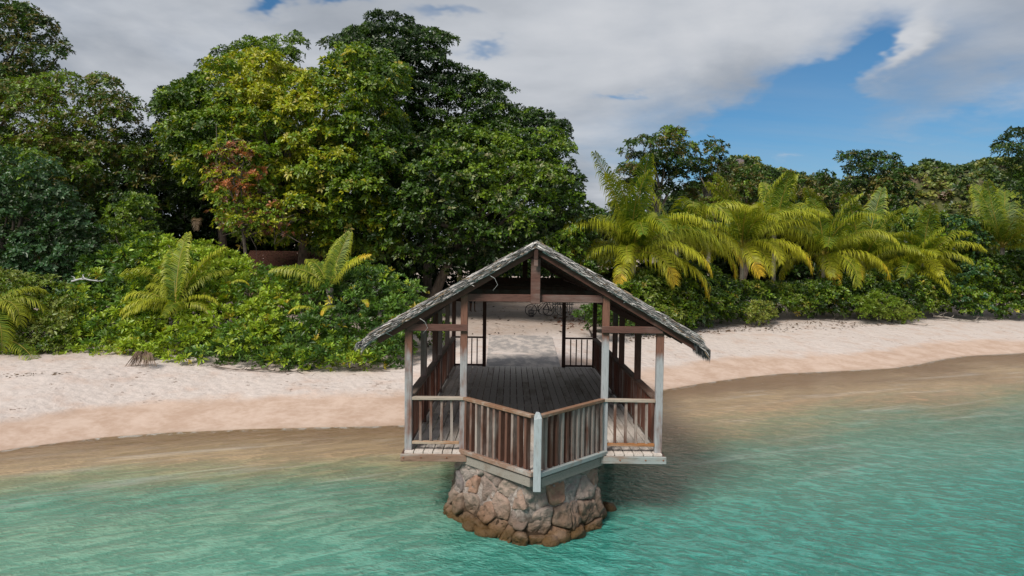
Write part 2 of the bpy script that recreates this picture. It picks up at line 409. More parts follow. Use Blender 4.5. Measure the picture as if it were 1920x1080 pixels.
# ------------------------------------------------------------------ water
def mat_water():
    m, t, bs = new_mat('sea_water')
    sh = t.node('ShaderNodeAttribute', attribute_name='shore').outputs['Fac']
    geo = t.node('ShaderNodeNewGeometry'); P = geo.outputs['Position']
    Ps = t.aniso(P, 0.45, 0.4, 1.0)
    big = t.noise(Ps, 0.42, 4, 0.6, 0.4); mid = t.noise(Ps, 2.0, 4, 0.6, 0.3)
    sp0 = t.node('ShaderNodeSeparateXYZ'); t.put(sp0.inputs[0], P)
    dpt = t.math('MULTIPLY', sh, t.math('SUBTRACT', t.math('MULTIPLY', t.step(sp0.outputs[0], -6.0, 9.0), 0.50), 1.18))
    dw = t.math('ADD', dpt, t.math('ADD', t.math('MULTIPLY', t.math('SUBTRACT', big, 0.5), 3.0), t.math('MULTIPLY', t.math('SUBTRACT', mid, 0.5), 1.4)))
    x = t.math('DIVIDE', dw, 16.0, clamp=True)
    c = t.ramp(x, [(0.0, (0.34, 0.235, 0.14)), (0.18, (0.31, 0.235, 0.14)), (0.25, (0.17, 0.215, 0.125)), (0.33, (0.065, 0.225, 0.165)),
                   (0.52, (0.026, 0.28, 0.235)), (1.0, (0.012, 0.345, 0.315))])
    lf = t.math('MULTIPLY', t.step(sp0.outputs[0], 3.0, -8.0), t.step(x, 0.28, 0.45))
    c = t.mix(t.math('MULTIPLY', lf, 0.7), c, (0.125, 0.27, 0.185))
    # ripples
    side = t.step(sp0.outputs[0], -4.0, 3.0)
    wA = t.noise(t.aniso(P, -0.42, 0.62, 1.4), 3.4, 5, 0.62, 0.9); wB = t.noise(t.aniso(P, 0.45, 0.4, 1.3, (5, 5, 0)), 2.6, 5, 0.6, 0.7)
    w1 = t.math('ADD', t.math('MULTIPLY', wA, side), t.math('MULTIPLY', wB, t.math('SUBTRACT', 1.0, side)))
    w2 = t.noise(t.aniso(P, -0.2, 0.7, 1.4), 9.0, 4, 0.6, 0.6)
    w3 = t.noise(t.aniso(P, -0.3, 0.35, 1.0), 0.8, 2, 0.5, 0.3)
    calm = t.step(t.noise(P, 0.16, 2, 0.5), 0.36, 0.62)
    sp = t.node('ShaderNodeSeparateXYZ'); t.put(sp.inputs[0], P)
    calm = t.math('MULTIPLY', t.math('ADD', t.math('MULTIPLY', calm, 0.45), 0.55), t.math('ADD', t.math('MULTIPLY', t.step(sp.outputs[0], -5.0, 5.0), 0.55), 0.45))
    h = t.math('ADD', t.math('MULTIPLY', w1, 1.0), t.math('ADD', t.math('MULTIPLY', w2, 0.42), t.math('MULTIPLY', w3, 0.9)))
    depf = t.math('ADD', t.math('MULTIPLY', t.step(dpt, 0.0, 5.0), 0.75), 0.25)
    h = t.math('MULTIPLY', h, t.math('MULTIPLY', depf, calm))
    # ripple light and shade put into the colour: paler crests, darker troughs and thin lines
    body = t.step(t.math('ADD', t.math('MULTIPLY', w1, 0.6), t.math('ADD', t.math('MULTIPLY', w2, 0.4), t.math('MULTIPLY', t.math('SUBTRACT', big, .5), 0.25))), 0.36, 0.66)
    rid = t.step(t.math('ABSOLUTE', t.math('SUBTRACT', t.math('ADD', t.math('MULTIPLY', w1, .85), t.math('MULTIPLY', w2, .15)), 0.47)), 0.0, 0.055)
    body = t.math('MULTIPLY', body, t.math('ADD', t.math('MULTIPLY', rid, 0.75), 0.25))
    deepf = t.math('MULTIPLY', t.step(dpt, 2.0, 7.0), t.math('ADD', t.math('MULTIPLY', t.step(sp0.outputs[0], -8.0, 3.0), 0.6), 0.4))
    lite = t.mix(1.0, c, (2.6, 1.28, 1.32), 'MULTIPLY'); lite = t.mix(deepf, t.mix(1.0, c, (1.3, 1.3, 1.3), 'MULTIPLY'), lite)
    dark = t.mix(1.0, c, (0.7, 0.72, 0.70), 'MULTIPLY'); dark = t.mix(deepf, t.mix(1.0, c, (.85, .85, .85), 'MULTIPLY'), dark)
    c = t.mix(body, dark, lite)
    # thin broken foam where the last wash runs up the sand
    fn = t.noise(t.mapping(P, (1, 1, 1)), 3.0, 6, 0.7, 0.6)
    edge = t.math('MULTIPLY', t.step(sh, -0.30, -0.05), t.step(fn, 0.47, 0.60))
    streak = t.math('MULTIPLY', t.step(t.noise(t.aniso(P, 0.42, 0.16, 1.5), 1.3, 5, 0.62, 0.8), 0.52, 0.72), t.math('MULTIPLY', t.step(dpt, 0.6, 2.0), t.step(dpt, 9.0, 4.0)))
    foam = t.math('ADD', t.math('MULTIPLY', edge, 0.5), t.math('MULTIPLY', streak, 0.22), clamp=True)
    nrm = t.bump(h, 1.0, 0.30)
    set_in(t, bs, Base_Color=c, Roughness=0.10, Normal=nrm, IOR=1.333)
    bs.inputs['Specular IOR Level'].default_value = 0.42
    tr = t.node('ShaderNodeBsdfTransparent'); tr.inputs[0].default_value = (0.9, 0.86, 0.8, 1)
    gl = t.node('ShaderNodeBsdfGlossy'); gl.inputs['Roughness'].default_value = 0.06; t.put(gl.inputs['Normal'], nrm)
    fr = t.node('ShaderNodeFresnel'); fr.inputs[0].default_value = 1.333; t.put(fr.inputs['Normal'], nrm)
    thin = t.node('ShaderNodeMixShader'); t.put(thin.inputs[0], fr.outputs[0]); t.l.new(tr.outputs[0], thin.inputs[1]); t.l.new(gl.outputs[0], thin.inputs[2])
    mx = t.node('ShaderNodeMixShader'); t.put(mx.inputs[0], t.step(dw, -0.2, 3.0))
    t.l.new(thin.outputs[0], mx.inputs[1]); t.l.new(bs.outputs[0], mx.inputs[2])
    fd = t.node('ShaderNodeBsdfDiffuse'); fd.inputs[0].default_value = (0.6, 0.6, 0.58, 1)
    m3 = t.node('ShaderNodeMixShader'); t.put(m3.inputs[0], foam); t.l.new(mx.outputs[0], m3.inputs[1]); t.l.new(fd.outputs[0], m3.inputs[2])
    t.l.new(m3.outputs[0], t.n['Material Output'].inputs[0])
    return m
xw = grid_axis(-900, 1300, -18, 30, 0.6, 1.25); yw = grid_axis(-900, 400, -12, 26, 0.6, 1.25)
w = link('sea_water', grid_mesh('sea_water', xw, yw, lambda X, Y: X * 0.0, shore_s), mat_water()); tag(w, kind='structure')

# concrete path from the pavilion up the beach
def mat_path():
    m, t, bs = new_mat('sandy_concrete')
    P = t.node('ShaderNodeNewGeometry').outputs['Position']
    n = t.noise(P, 3, 6, 0.65); n2 = t.noise(t.mapping(P, (2.2, 0.9, 1)), 1.4, 5, 0.7)
    c = t.mix(n, (0.20, 0.185, 0.18), (0.34, 0.31, 0.30))
    c = t.mix(t.step(n2, 0.42, 0.62), c, (0.47, 0.41, 0.38))
    set_in(t, bs, Base_Color=c, Roughness=0.9, Normal=t.bump(n, 0.4, 0.02)); return m
D = 9.41; W = 2.218; WI = 1.251; PR = 1.29
mb = MB()
n = 16
for i in range(n):
    f0, f1 = i / n, (i + 1) / n
    y0, y1 = D + 0.22 + f0 * 8.4, D + 0.22 + f1 * 8.4
    w0, w1 = 1.2 + .17 * f0, 1.2 + .17 * f1
    z0, z1 = DZ - .05 + .09 * f0, DZ - .05 + .09 * f1
    mb.add([(-w0, y0, 0), (w0, y0, 0), (w1, y1, 0), (-w1, y1, 0), (-w0, y0, z0), (w0, y0, z0), (w1, y1, z1), (-w1, y1, z1)],
           [(4, 5, 6, 7), (0, 4, 7, 3), (1, 2, 6, 5), (0, 1, 5, 4), (3, 7, 6, 2)])
tag(mb.build('path', mat_path()), kind='structure')

# ------------------------------------------------------------------ stone pier
def build_pier():
    root = empty('stone_pier', (0, 0, 0), 'flared rubble stone pier standing in the water under the prow of the pavilion deck', 'pier')
    m, t, bs = new_mat('pier_stone')
    P = t.node('ShaderNodeNewGeometry').outputs['Position']; oi = t.node('ShaderNodeObjectInfo')
    n1 = t.noise(P, 7, 7, 0.65); n2 = t.noise(P, 30, 5, 0.7); n3 = t.noise(P, 2.4, 5, 0.6)
    base = t.ramp(oi.outputs['Random'], [(0.0, (0.20, 0.165, 0.145)), (0.2, (0.22, 0.20, 0.195)), (0.38, (0.125, 0.125, 0.145)), (0.5, (0.25, 0.19, 0.15)),
                                         (0.64, (0.20, 0.175, 0.165)), (0.8, (0.25, 0.155, 0.115)), (1.0, (0.15, 0.14, 0.14))])
    c = t.mix(1.0, base, t.mix(n1, (0.65, 0.60, 0.56), (2.4, 2.2, 2.05)), 'MULTIPLY')
    c = t.mix(t.math('MULTIPLY', t.step(n2, 0.60, 0.72), 0.6), c, (0.46, 0.42, 0.41))
    sp = t.node('ShaderNodeSeparateXYZ'); t.put(sp.inputs[0], P)
    zw = t.math('ADD', sp.outputs[2], t.math('MULTIPLY', t.math('SUBTRACT', n3, 0.5), 0.7))
    tide = t.step(zw, 0.78, 0.25)
    c = t.mix(t.math('MULTIPLY', tide, 0.7), c, t.mix(n1, (0.045, 0.022, 0.010), (0.21, 0.11, 0.045)))
    wet = t.step(zw, 0.30, 0.08)
    c = t.mix(wet, c, t.mix(n3, (0.02, 0.011, 0.006), (0.17, 0.09, 0.02)))
    ro = t.mix(tide, (0.9, 0.9, 0.9), (0.5, 0.5, 0.5))
    h = t.math('ADD', n1, t.math('MULTIPLY', n2, 0.35))
    set_in(t, bs, Base_Color=c, Roughness=ro, Normal=t.bump(h, 1.0, 0.07))
    mm, t, bs = new_mat('pier_mortar')
    P = t.node('ShaderNodeNewGeometry').outputs['Position']
    n1 = t.noise(P, 12, 7, 0.7)
    sp = t.node('ShaderNodeSeparateXYZ'); t.put(sp.inputs[0], P)
    c = t.mix(t.step(n1, .3, .7), (0.14, 0.11, 0.10), (0.46, 0.40, 0.37))
    c = t.mix(t.step(sp.outputs[2], 0.6, 0.25), c, (0.05, 0.028, 0.014))
    set_in(t, bs, Base_Color=c, Roughness=0.95, Normal=t.bump(n1, 1.0, 0.05))
    top = np.array([(-1.25, 1.4), (-1.27, 0.02), (-0.72, -0.50), (-0.12, -1.06), (0.5, -0.62), (1.08, -0.02), (1.08, 1.4)])
    bot = np.array([(-1.62, 1.6), (-1.66, 0.22), (-1.02, -0.52), (-0.28, -0.98), (0.42, -1.12), (1.05, -0.42), (1.28, 1.6)])
    mid_ = np.array([(-1.42, 1.5), (-1.46, 0.12), (-0.86, -0.52), (-0.2, -1.06), (0.5, -0.84), (1.14, -0.18), (1.16, 1.5)])
    top = np.vstack([top, top[:1]]); bot = np.vstack([bot, bot[:1]]); mid_ = np.vstack([mid_, mid_[:1]])
    L = np.concatenate([[0], np.cumsum(np.linalg.norm(np.diff(mid_, axis=0), axis=1))]); PER = L[-1]
    z0, z1 = -0.55, DZ - 0.16; H = z1 - z0
    def S(u, v):
        u = u % PER; k = v / H
        f = lambda A: np.array([np.interp(u, L, A[:, 0]), np.interp(u, L, A[:, 1])])
        a = f(bot) * (1 - k) + f(top) * k
        a = a + (f(mid_) - (f(bot) + f(top)) / 2) * 4 * k * (1 - k)
        return np.array([a[0], a[1], z0 + v])
    def N(u, v):
        d1 = S(u + 0.12, v) - S(u - 0.12, v); d2 = S(u, min(v + 0.05, H)) - S(u, max(v - 0.05, 0))
        nn = np.cross(d1, d2); return nn / np.linalg.norm(nn)
    rnd = random.Random(21)
    seeds = []
    # jittered courses
    v = 0.05
    while v < H:
        hh = rnd.uniform(0.34, 0.5)
        u = rnd.uniform(0, .3)
        while u < PER:
            ww = rnd.choice([rnd.uniform(0.2, 0.32), rnd.uniform(0.32, 0.62)])
            seeds.append([u + ww / 2, v + hh / 2 + rnd.uniform(-.13, .13)])
            if ww > .4 and rnd.random() < .6: seeds.append([u + ww * .95, v + hh * rnd.choice([.12, .9])])
            u += ww
        v += hh
    seeds = np.array(seeds); ns = len(seeds)
    allS = np.vstack([seeds, seeds + [PER, 0], seeds - [PER, 0]])
    def clip(poly, nrm, c):
        out = []
        for i in range(len(poly)):
            a, b = poly[i], poly[(i + 1) % len(poly)]
            da, db = a @ nrm - c, b @ nrm - c
            if da <= 0: out.append(a)
            if (da < 0) != (db < 0) and abs(da - db) > 1e-9: out.append(a + (b - a) * (da / (da - db)))
        return out
    for i in range(ns):
        s = seeds[i]
        poly = [np.array(p) for p in ((s[0] - .5, 0.0), (s[0] + .5, 0.0), (s[0] + .5, H), (s[0] - .5, H))]
        for j in np.argsort(np.linalg.norm(allS - s, axis=1))[1:26]:
            d = allS[j] - s; ln = np.linalg.norm(d)
            if ln < 0.02: continue
            poly = clip(poly, d / ln, (d / ln) @ (s + d / 2) - 0.004)
            if len(poly) < 3: break
        if len(poly) < 3: continue
        c = sum(poly) / len(poly)
        pts = []
        for a in range(len(poly)):
            p, q = poly[a], poly[(a + 1) % len(poly)]
            k = max(1, int(np.linalg.norm(q - p) / 0.042))
            for b in range(k): pts.append(p + (q - p) * b / k)
        pts = np.array(pts)
        for _ in range(1):                      # round the corners off
            pts = pts * 0.5 + (np.roll(pts, 1, 0) + np.roll(pts, -1, 0)) * 0.25
        low = S(c[0], c[1])[2] < 0.35
        bulge = rnd.uniform(0.01, 0.055) * (1.5 if low else 1.0)
        tilt = np.array([rnd.uniform(-.45, .45), rnd.uniform(-.45, .45)])
        V = []; F = []; m_ = len(pts)
        rings = [(1.0, -0.9), (0.99, 0.35), (0.95, 0.75), (0.82, 0.93), (0.6, 0.98), (0.4, 1.0), (0.2, 1.0)]
        for (k, hgt) in rings:
            for a, p in enumerate(pts):
                q = c + (p - c) * k
                off = (bulge * hgt if hgt > 0 else -.07) + (0 if hgt < 0 else tilt @ (q - c) * 0.5)
                off += (vnoise(q[0] * 3 + i, q[1] * 3, 0.28, 3) * 0.10 + vnoise(q[0] * 3, q[1] * 3 + i, 0.09, 2) * 0.045 + abs(float(vnoise(q[0] * 3 + 7, q[1] * 3 + i, 0.5, 2))) * 0.10) * max(hgt, 0) if hgt > 0 else 0
                vv = min(max(q[1], 0), H)
                V.append(S(q[0], vv) + N(q[0], vv) * off)
        V.append(S(c[0], c[1]) + N(c[0], c[1]) * (bulge * 1.02))
        for r_ in range(len(rings) - 1):
            for a in range(m_):
                b = (a + 1) % m_
                F.append((r_ * m_ + a, r_ * m_ + b, (r_ + 1) * m_ + b, (r_ + 1) * m_ + a))
        for a in range(m_): F.append(((len(rings) - 1) * m_ + a, (len(rings) - 1) * m_ + (a + 1) % m_, len(V) - 1))
        obj_from('stone', V, F, m, root, True)
    # mortar core just behind the faces
    V = []; F = []; nu, nv = 90, 20
    for j in range(nv + 1):
        for i in range(nu):
            u = PER * i / nu; v = H * j / nv
            V.append(S(u, v) + N(u, v) * (-0.006 * (1 - v / H) + 0.016 * (v / H) + 0.07 * vnoise(u * 3, v * 3, 0.4, 4)))
    for j in range(nv):
        for i in range(nu):
            F.append((j * nu + i, j * nu + (i + 1) % nu, (j + 1) * nu + (i + 1) % nu, (j + 1) * nu + i))
    F.append(tuple(nv * nu + i for i in range(nu)))
    obj_from('mortar_core', V, F, mm, root, True)
    # loose boulders at the foot
    for (px, py, rx) in ((905, 1000, .20), (1048, 1010, .26), (985, 1000, .14), (1100, 990, .17), (868, 972, .22), (1118, 972, .22), (960, 998, .13), (1010, 1004, .17), (1075, 1004, .24), (925, 1004, .15), (884, 990, .2), (1140, 955, .16), (852, 955, .2), (1035, 1018, .2)):
        p = on_z(px, py, 0.02); me = boulder_mesh(rnd.randint(0, 999), (rx, rx * .8, rx * .6))
        o = link('boulder', me, m, root, (p[0], p[1] + rx * .35, rnd.uniform(-.02, .10))); o.rotation_euler = (0, 0, rnd.uniform(0, 6))
def boulder_mesh(seed, rad, sub=3):
    import bmesh
    bm = bmesh.new(); bmesh.ops.create_icosphere(bm, subdivisions=sub, radius=1.0)
    for v in bm.verts:
        c = v.co.copy()
        k = 1 + 0.5 * float(vnoise(c.x * 1.2 + seed * 3.1 + 40, c.y * 1.2 + c.z * 1.7 + 60, 0.9, 3))
        v.co = Vector((c.x * rad[0] * k, c.y * rad[1] * k, c.z * rad[2] * k))
    me = bpy.data.meshes.new('boulder'); bm.to_mesh(me); bm.free()
    me.polygons.foreach_set('use_smooth', [True] * len(me.polygons))
    return me
build_pier()

# ------------------------------------------------------------------ pavilion (local z = 0 is the deck)
UND = lambda x: 3.485 - 0.583 * abs(x)          # underside of the rafters
def build_pavilion():
    root = empty('beach_pavilion', (0, 0, DZ), 'open weathered timber pavilion with thatched gable roof and pointed railed deck over the water', 'pavilion')
    J = lambda s: random.uniform(-s, s)
    def post(x, y, z0, z1, w, mat, bev=0.006):
        mb = MB(); mb.bar((x, y, z0), (x + J(.008), y, z1), w, w, up=(0, 1, 0), j=0.03)
        return mb.build('post', mat, root, bevel=bev)
    # deck boards, cut to the prow
    nb = 27; bw = 2 * (W + .06) / nb; x0 = -(W + .06)
    def front(x):                               # front edge of the deck at x
        ax = abs(x)
        return -0.15 if ax > WI + .02 else -PR + ax * (PR - .04) / WI - .05
    for i in range(nb):
        a, b = x0 + i * bw + .009, x0 + (i + 1) * bw - .009
        cuts = [None]
        joint = random.choice([2.2, 3.1, 4.4, 5.3, 6.6]); j2 = joint + random.uniform(2.4, 3.2)
        cuts = [joint, min(j2, D - 1.0)]
        ends = [None] + cuts + [D + .16]
        if abs((a + b) / 2) < WI and random.random() < .8: ends = [None, random.choice([-.05, .35, .8])] + cuts + [D + .16]
        for k in range(len(ends) - 1):
            ya0 = ya1 = ends[k] if ends[k] is not None else 0
            if ends[k] is None:
                if a < 0 < b: ya0, ya1 = front(a), front(b)
                else: ya0, ya1 = front(a), front(b)
            else: ya0 = ya1 = ends[k] + .004
            yb = ends[k + 1] - .004; dz = J(.003)
            if yb - max(ya0, ya1) < .05: continue
            mb = MB()
            mb.add([(a, ya0, -.035 + dz), (b, ya1, -.035 + dz), (b, yb, -.035 + dz), (a, yb, -.035 + dz), (a, ya0, dz), (b, ya1, dz), (b, yb, dz), (a, yb, dz)],
                   [(0, 3, 2, 1), (4, 5, 6, 7), (0, 1, 5, 4), (1, 2, 6, 5), (2, 3, 7, 6), (3, 0, 4, 7)])
            mb.build('deck_board', M_DECK, root)
    # joists and stilts below
    for y in np.arange(0.5, D, 1.1):
        mb = MB(); mb.box(-W, W, y - .04, y + .04, -.2, -.045); mb.build('joist', M_BEAMX, root)
    for y in (3.6, 6.6, 9.0):
        for x in (-1.9, 1.9):
            mb = MB(); mb.tube([(x, y, -2.2), (x, y, -.2)], .11, 10); mb.build('stilt', M_POSTD, root)
    # posts
    for x in (-W, W):
        post(x, 0, -.01, UND(x) + .03, .125, M_POSTF)
        for y in (2.05, 4.1, 5.2, 7.2): post(x, y, 0.01, UND(x) - .09, .12, M_POST)
        post(x, D, 0.01, UND(x) + .03, .12, M_POSTD)
    for x in (-WI, WI):
        post(x, 0, 0.01, UND(x) + .03, .12, M_POSTF)
        post(x, D, 0.01, UND(x) + .03, .11, M_POSTD)
    # prow post
    mb = MB(); px_, py_ = .02, -PR - .10; h_ = .060
    mb.add([(px_ - h_, py_ - h_, -.25), (px_ + h_, py_ - h_, -.25), (px_ + h_, py_ + h_, -.25), (px_ - h_, py_ + h_, -.25),
            (px_ - h_ * 1.02, py_ - h_, .90), (px_ + h_, py_ - h_, .92), (px_ + h_, py_ + h_, .95), (px_ - h_, py_ + h_, .93),
            (px_ - h_ * .5, py_ - h_ * .3, 1.0), (px_ + h_ * .55, py_ - h_ * .2, .985), (px_ + h_ * .5, py_ + h_ * .5, 1.0), (px_ - h_ * .4, py_ + h_ * .5, 1.01)],
           [(0, 3, 2, 1), (0, 1, 5, 4), (1, 2, 6, 5), (2, 3, 7, 6), (3, 0, 4, 7), (4, 5, 9, 8), (5, 6, 10, 9), (6, 7, 11, 10), (7, 4, 8, 11), (8, 9, 10, 11)])
    tag(mb.build('post', mat_wood('pale_blue_grey_paint', (0.36, 0.40, 0.43), (0.24, 0.18, 0.14), 0.2, 2), root, bevel=.005), 'short pale blue grey prow post')
    # balusters
    def baluster(x, y, ang, w, d, z0=.1, z1=.895, mat=M_BAL):
        mb = MB(); c, s = math.cos(ang), math.sin(ang); lx, ly = J(.008), J(.006); vs = []
        for z, ox, oy in ((z0, 0, 0), (z1, lx, ly)):
            for (i, k) in ((-1, -1), (1, -1), (1, 1), (-1, 1)):
                u, v = i * w / 2, k * d / 2; vs.append((x + ox + u * c - v * s, y + oy + u * s + v * c, z))
        mb.add(vs, [(0, 3, 2, 1), (4, 5, 6, 7), (0, 1, 5, 4), (1, 2, 6, 5), (2, 3, 7, 6), (3, 0, 4, 7)])
        return mb.build('baluster', mat, root)
    for sx in (-1, 1):
        for k in range(4): baluster(sx * (W - .21 - k * .186), -.015, 0, .045, .05, .16, mat=M_BAL)
        a = Vector((sx * (WI - .02), -.03)); b = Vector((0, -PR - .03)); d = b - a; ang = math.atan2(d.y, d.x)
        nbal = 11 if sx < 0 else 12
        for k in range(nbal):
            f = (k + .55) / (nbal + .55) * .97; p = a + d * f
            baluster(p.x, p.y, ang, .052, .10, .03)
        y = .17
        while y < D - .08:
            if min(abs(y - q) for q in (2.05, 4.1, 5.2, 7.2)) > .085:
                wide = random.random() < .12
                baluster(sx * W, y, 0, .05, .10 if wide else .055, .1, mat=M_BALS if random.random() < .85 else M_BAL)
            y += .125
        for k in range(4):
            baluster(sx * (WI + .055 + (W - WI - .11) * (k + 1) / 5), D, 0, .035, .035, .08, mat=M_POSTD)
        # rails
        def rail(name, p, q, w, h, mat, **k):
            mb = MB(); mb.bar(p, q, w, h, j=.02, **k); return mb.build(name, mat, root, bevel=.006)
        rail('top_rail', (sx * (W - .065), -.02, .925), (sx * (WI - .02), -.045, .935), .10, .055, M_RAILX)
        rail('top_rail', (sx * (WI - .022), -.045, .935), (sx * .055, -PR - .035, .925), .10, .055, M_RAILX)
        rail('bottom_rail', (sx * (W - .065), -.02, .135), (sx * (WI + .065), -.02, .135), .07, .05, M_RAILB)
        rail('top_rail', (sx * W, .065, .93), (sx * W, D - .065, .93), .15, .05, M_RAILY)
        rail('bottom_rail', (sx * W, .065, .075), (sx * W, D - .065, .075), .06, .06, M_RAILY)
        rail('top_rail', (sx * (W - .06), D, .93), (sx * (WI + .055), D, .93), .06, .05, M_POSTD)
        rail('bottom_rail', (sx * (W - .06), D, .06), (sx * (WI + .055), D, .06), .05, .05, M_POSTD)
        # edge boards
        fm = M_FASC if sx < 0 else M_FASCR
        rail('edge_board', (sx * (W + .115), -.185, -.095), (sx * (WI - .08), -.185, -.095), .05, .125, fm)
        rail('edge_board', (sx * (WI + .04), -.10, .012), (sx * .055, -PR - .115, .012), .07, .075, fm)
        tag(rail('edge_beam', (sx * (WI - .06), -.10, -.13), (sx * .055, -PR - .035, -.13), .11, .15,
                 M_EDGE), 'dull grey tan beam under the prow edge')
        rail('side_beam', (sx * (W + .085), -.14, -.11), (sx * (W + .085), D + .1, -.11), .05, .15, M_RAILY)
        rail('sill', (sx * (W - .02), D + .19, .0), (sx * (WI), D + .19, .0), .07, .05, M_FASC)
        # nail heads and rusty bolts on the edge boards
        for bx in (W + .06, W - .25, W - .7):
            mb = MB(); mb.tube([(sx * bx, -.209, -.09 + J(.02)), (sx * bx, -.218, -.09)], .014, 8); mb.build('bolt', M_RUST, root)
        for f in (.12, .5, .93):
            x_, y_ = sx * (WI + .04) * (1 - f), -.10 + (-PR - .015) * f
            mb = MB(); mb.tube([(x_, y_, .03), (x_, y_, .056)], .013, 8); mb.build('bolt', M_RUST, root)
        # low tie beams from corner post to inner post, front and back, notched on the face of the posts
        rail('tie_beam', (sx * (W + .03), -.092, 2.19), (sx * (WI - .075), -.092, 2.19), .055, .12, M_BEAMX)
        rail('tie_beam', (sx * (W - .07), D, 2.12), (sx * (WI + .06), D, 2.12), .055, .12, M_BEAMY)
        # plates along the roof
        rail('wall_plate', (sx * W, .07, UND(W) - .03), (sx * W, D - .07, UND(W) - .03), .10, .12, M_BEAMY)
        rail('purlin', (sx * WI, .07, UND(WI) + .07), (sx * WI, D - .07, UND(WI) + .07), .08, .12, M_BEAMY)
        # rafters
        for k, y in enumerate([-.115] + list(np.linspace(1.0, D - 1.0, 9)) + [D + .12]):
            th = .128; off = Vector((0, 0, th * .5))
            e = 2.88 if sx > 0 else 2.74
            p = Vector((sx * .012, y, UND(0))) + off; q = Vector((sx * e, y, UND(e))) + off
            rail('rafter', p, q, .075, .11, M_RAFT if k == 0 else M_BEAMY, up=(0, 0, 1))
    def rail2(name, p, q, w, h, mat):
        mb = MB(); mb.bar(p, q, w, h, j=.02); return mb.build(name, mat, root, bevel=.006)
    rail2('tie_beam', (-WI + .062, -.03, 2.72), (WI - .062, -.03, 2.72), .06, .13, M_BEAMX)
    rail2('tie_beam', (-WI + .06, D, 2.72), (WI - .06, D, 2.72), .06, .22, M_BEAMY)
    rail2('ridge_beam', (0.0, -.25, 3.49), (0.0, D + .3, 3.49), .07, .17, M_BEAMY)
    mb = MB(); mb.bar((0, -.10, 2.63), (0, -.10, 3.42), .165, .07, up=(0, 1, 0)); mb.build('king_post', M_BEAMX, root, bevel=.006)
    mb = MB(); mb.bar((0, -.215, 3.28), (0, -.215, 3.50), .07, .05, up=(0, 1, 0)); mb.build('ridge_bracket', M_BEAMX, root, bevel=.006)
    for y in (2.05, 4.1, 5.2, 7.2):
        rail2('tie_beam', (-W + .06, y, 2.68), (W - .06, y, 2.68), .06, .15, M_BEAMY) if False else rail2('tie_beam', (-1.45, y, 2.70), (1.45, y, 2.70), .06, .16, M_BEAMY)
    mb = MB(); mb.bar((0, D, 2.7), (0, D, 3.42), .16, .08, up=(0, 1, 0)); mb.build('king_post', M_BEAMY, root)
    # thatch
    m, t, bs = new_mat('grey_thatch')
    at_ = t.node('ShaderNodeAttribute', attribute_name='tone')
    P = t.node('ShaderNodeNewGeometry').outputs['Position']
    nn = t.noise(t.mapping(P, (14, 14, 14)), 2, 5, .7)
    set_in(t, bs, Base_Color=t.mix(1.0, at_.outputs[0], t.mix(nn, (.5, .5, .5), (1.4, 1.4, 1.4)), 'MULTIPLY'), Roughness=.9)
    bs.inputs['Specular IOR Level'].default_value = .2
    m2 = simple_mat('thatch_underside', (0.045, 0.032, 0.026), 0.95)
    rn = np.random.default_rng(3)
    Y0, Y1 = -.24, D + .42
    th_bot = lambda x: UND(x) + .125
    for sx, e in ((-1, 2.93), (1, 2.92)):
        mb = MB()                                 # backing mat, thin at the gable and eave edges
        nx, ny = 14, 24
        def top_z(x, y):
            g_ = .018 + .085 * min(1, max(0, (y - Y0) / .9)) * min(1, max(0, (Y1 - y) / .6)) + .04 * min(1, abs(x))
            return th_bot(x) + g_ + .03 * float(vnoise(x * 2, y * 2, 1, 2))
        for (zf, flip) in ((top_z, False), (lambda x, y: th_bot(x) + .002, True)):
            vs = []; fs = []
            for j in range(ny + 1):
                for i in range(nx + 1):
                    x = sx * e * i / nx; y = Y0 + .03 + (Y1 - Y0 - .06) * j / ny; vs.append((x, y, zf(x, y)))
            for j in range(ny):
                for i in range(nx):
                    q = (j * (nx + 1) + i, j * (nx + 1) + i + 1, (j + 1) * (nx + 1) + i + 1, (j + 1) * (nx + 1) + i)
                    fs.append(q if flip == (sx > 0) else q[::-1])
            mb.add(vs, fs)
        o = mb.build('thatch_mat', m2, root)
        tag(o, kind='stuff')
        # strips of dry leaf: courses running up the slope
        N_ = 26000
        yy = rn.uniform(Y0, Y1, N_); 
        nf = 9000; yy[:nf] = Y0 + rn.random(nf) ** 1.5 * 1.2
        course = rn.integers(0, 24, N_); xd = (course + rn.random(N_) * .5) / 24 * e
        xd = np.clip(xd + rn.uniform(-.04, .04, N_), 0.0, e)
        x = sx * xd
        tzv = 3.485 - .583 * xd + .125
        gth = .018 + .085 * np.clip((yy - Y0) / .9, 0, 1) * np.clip((Y1 - yy) / .6, 0, 1) + .04 * np.minimum(1, xd)
        z = tzv + gth + rn.uniform(-.03, .022, N_)
        edge = (rn.random(N_) < .2) | (np.arange(N_) < 3000); yy = np.where(edge & (np.arange(N_) < nf), Y0 + rn.uniform(-.02, .03, N_), yy)
        z = np.where(edge & (yy < Y0 + .04), tzv + rn.uniform(-.005, 1, N_) * (gth + .02), z)
        ln = rn.uniform(.10, .26, N_)
        ang = rn.normal(0, .55, N_)
        dx = sx * np.cos(ang) * ln; dy = np.sin(ang) * ln * np.where(yy < Y0 + .3, .45, 1.0)
        dz = -.583 * np.abs(dx) * rn.uniform(.75, 1.12, N_)
        over = np.maximum(0, np.abs(x + dx) - e); dx -= sx * over * .45; dz -= over * .5
        A = np.stack([x, yy, z], 1); B = A + np.stack([dx, dy, dz], 1); B[:, 1] = np.maximum(B[:, 1], Y0 - .06)
        w_ = rn.uniform(.006, .018, N_); d = (B - A) / np.linalg.norm(B - A, axis=1)[:, None]
        s_ = np.cross(d, rn.normal(size=(N_, 3)) * .7 + [0, 0, 1]); s_ /= np.linalg.norm(s_, axis=1)[:, None]; s_ *= w_[:, None]
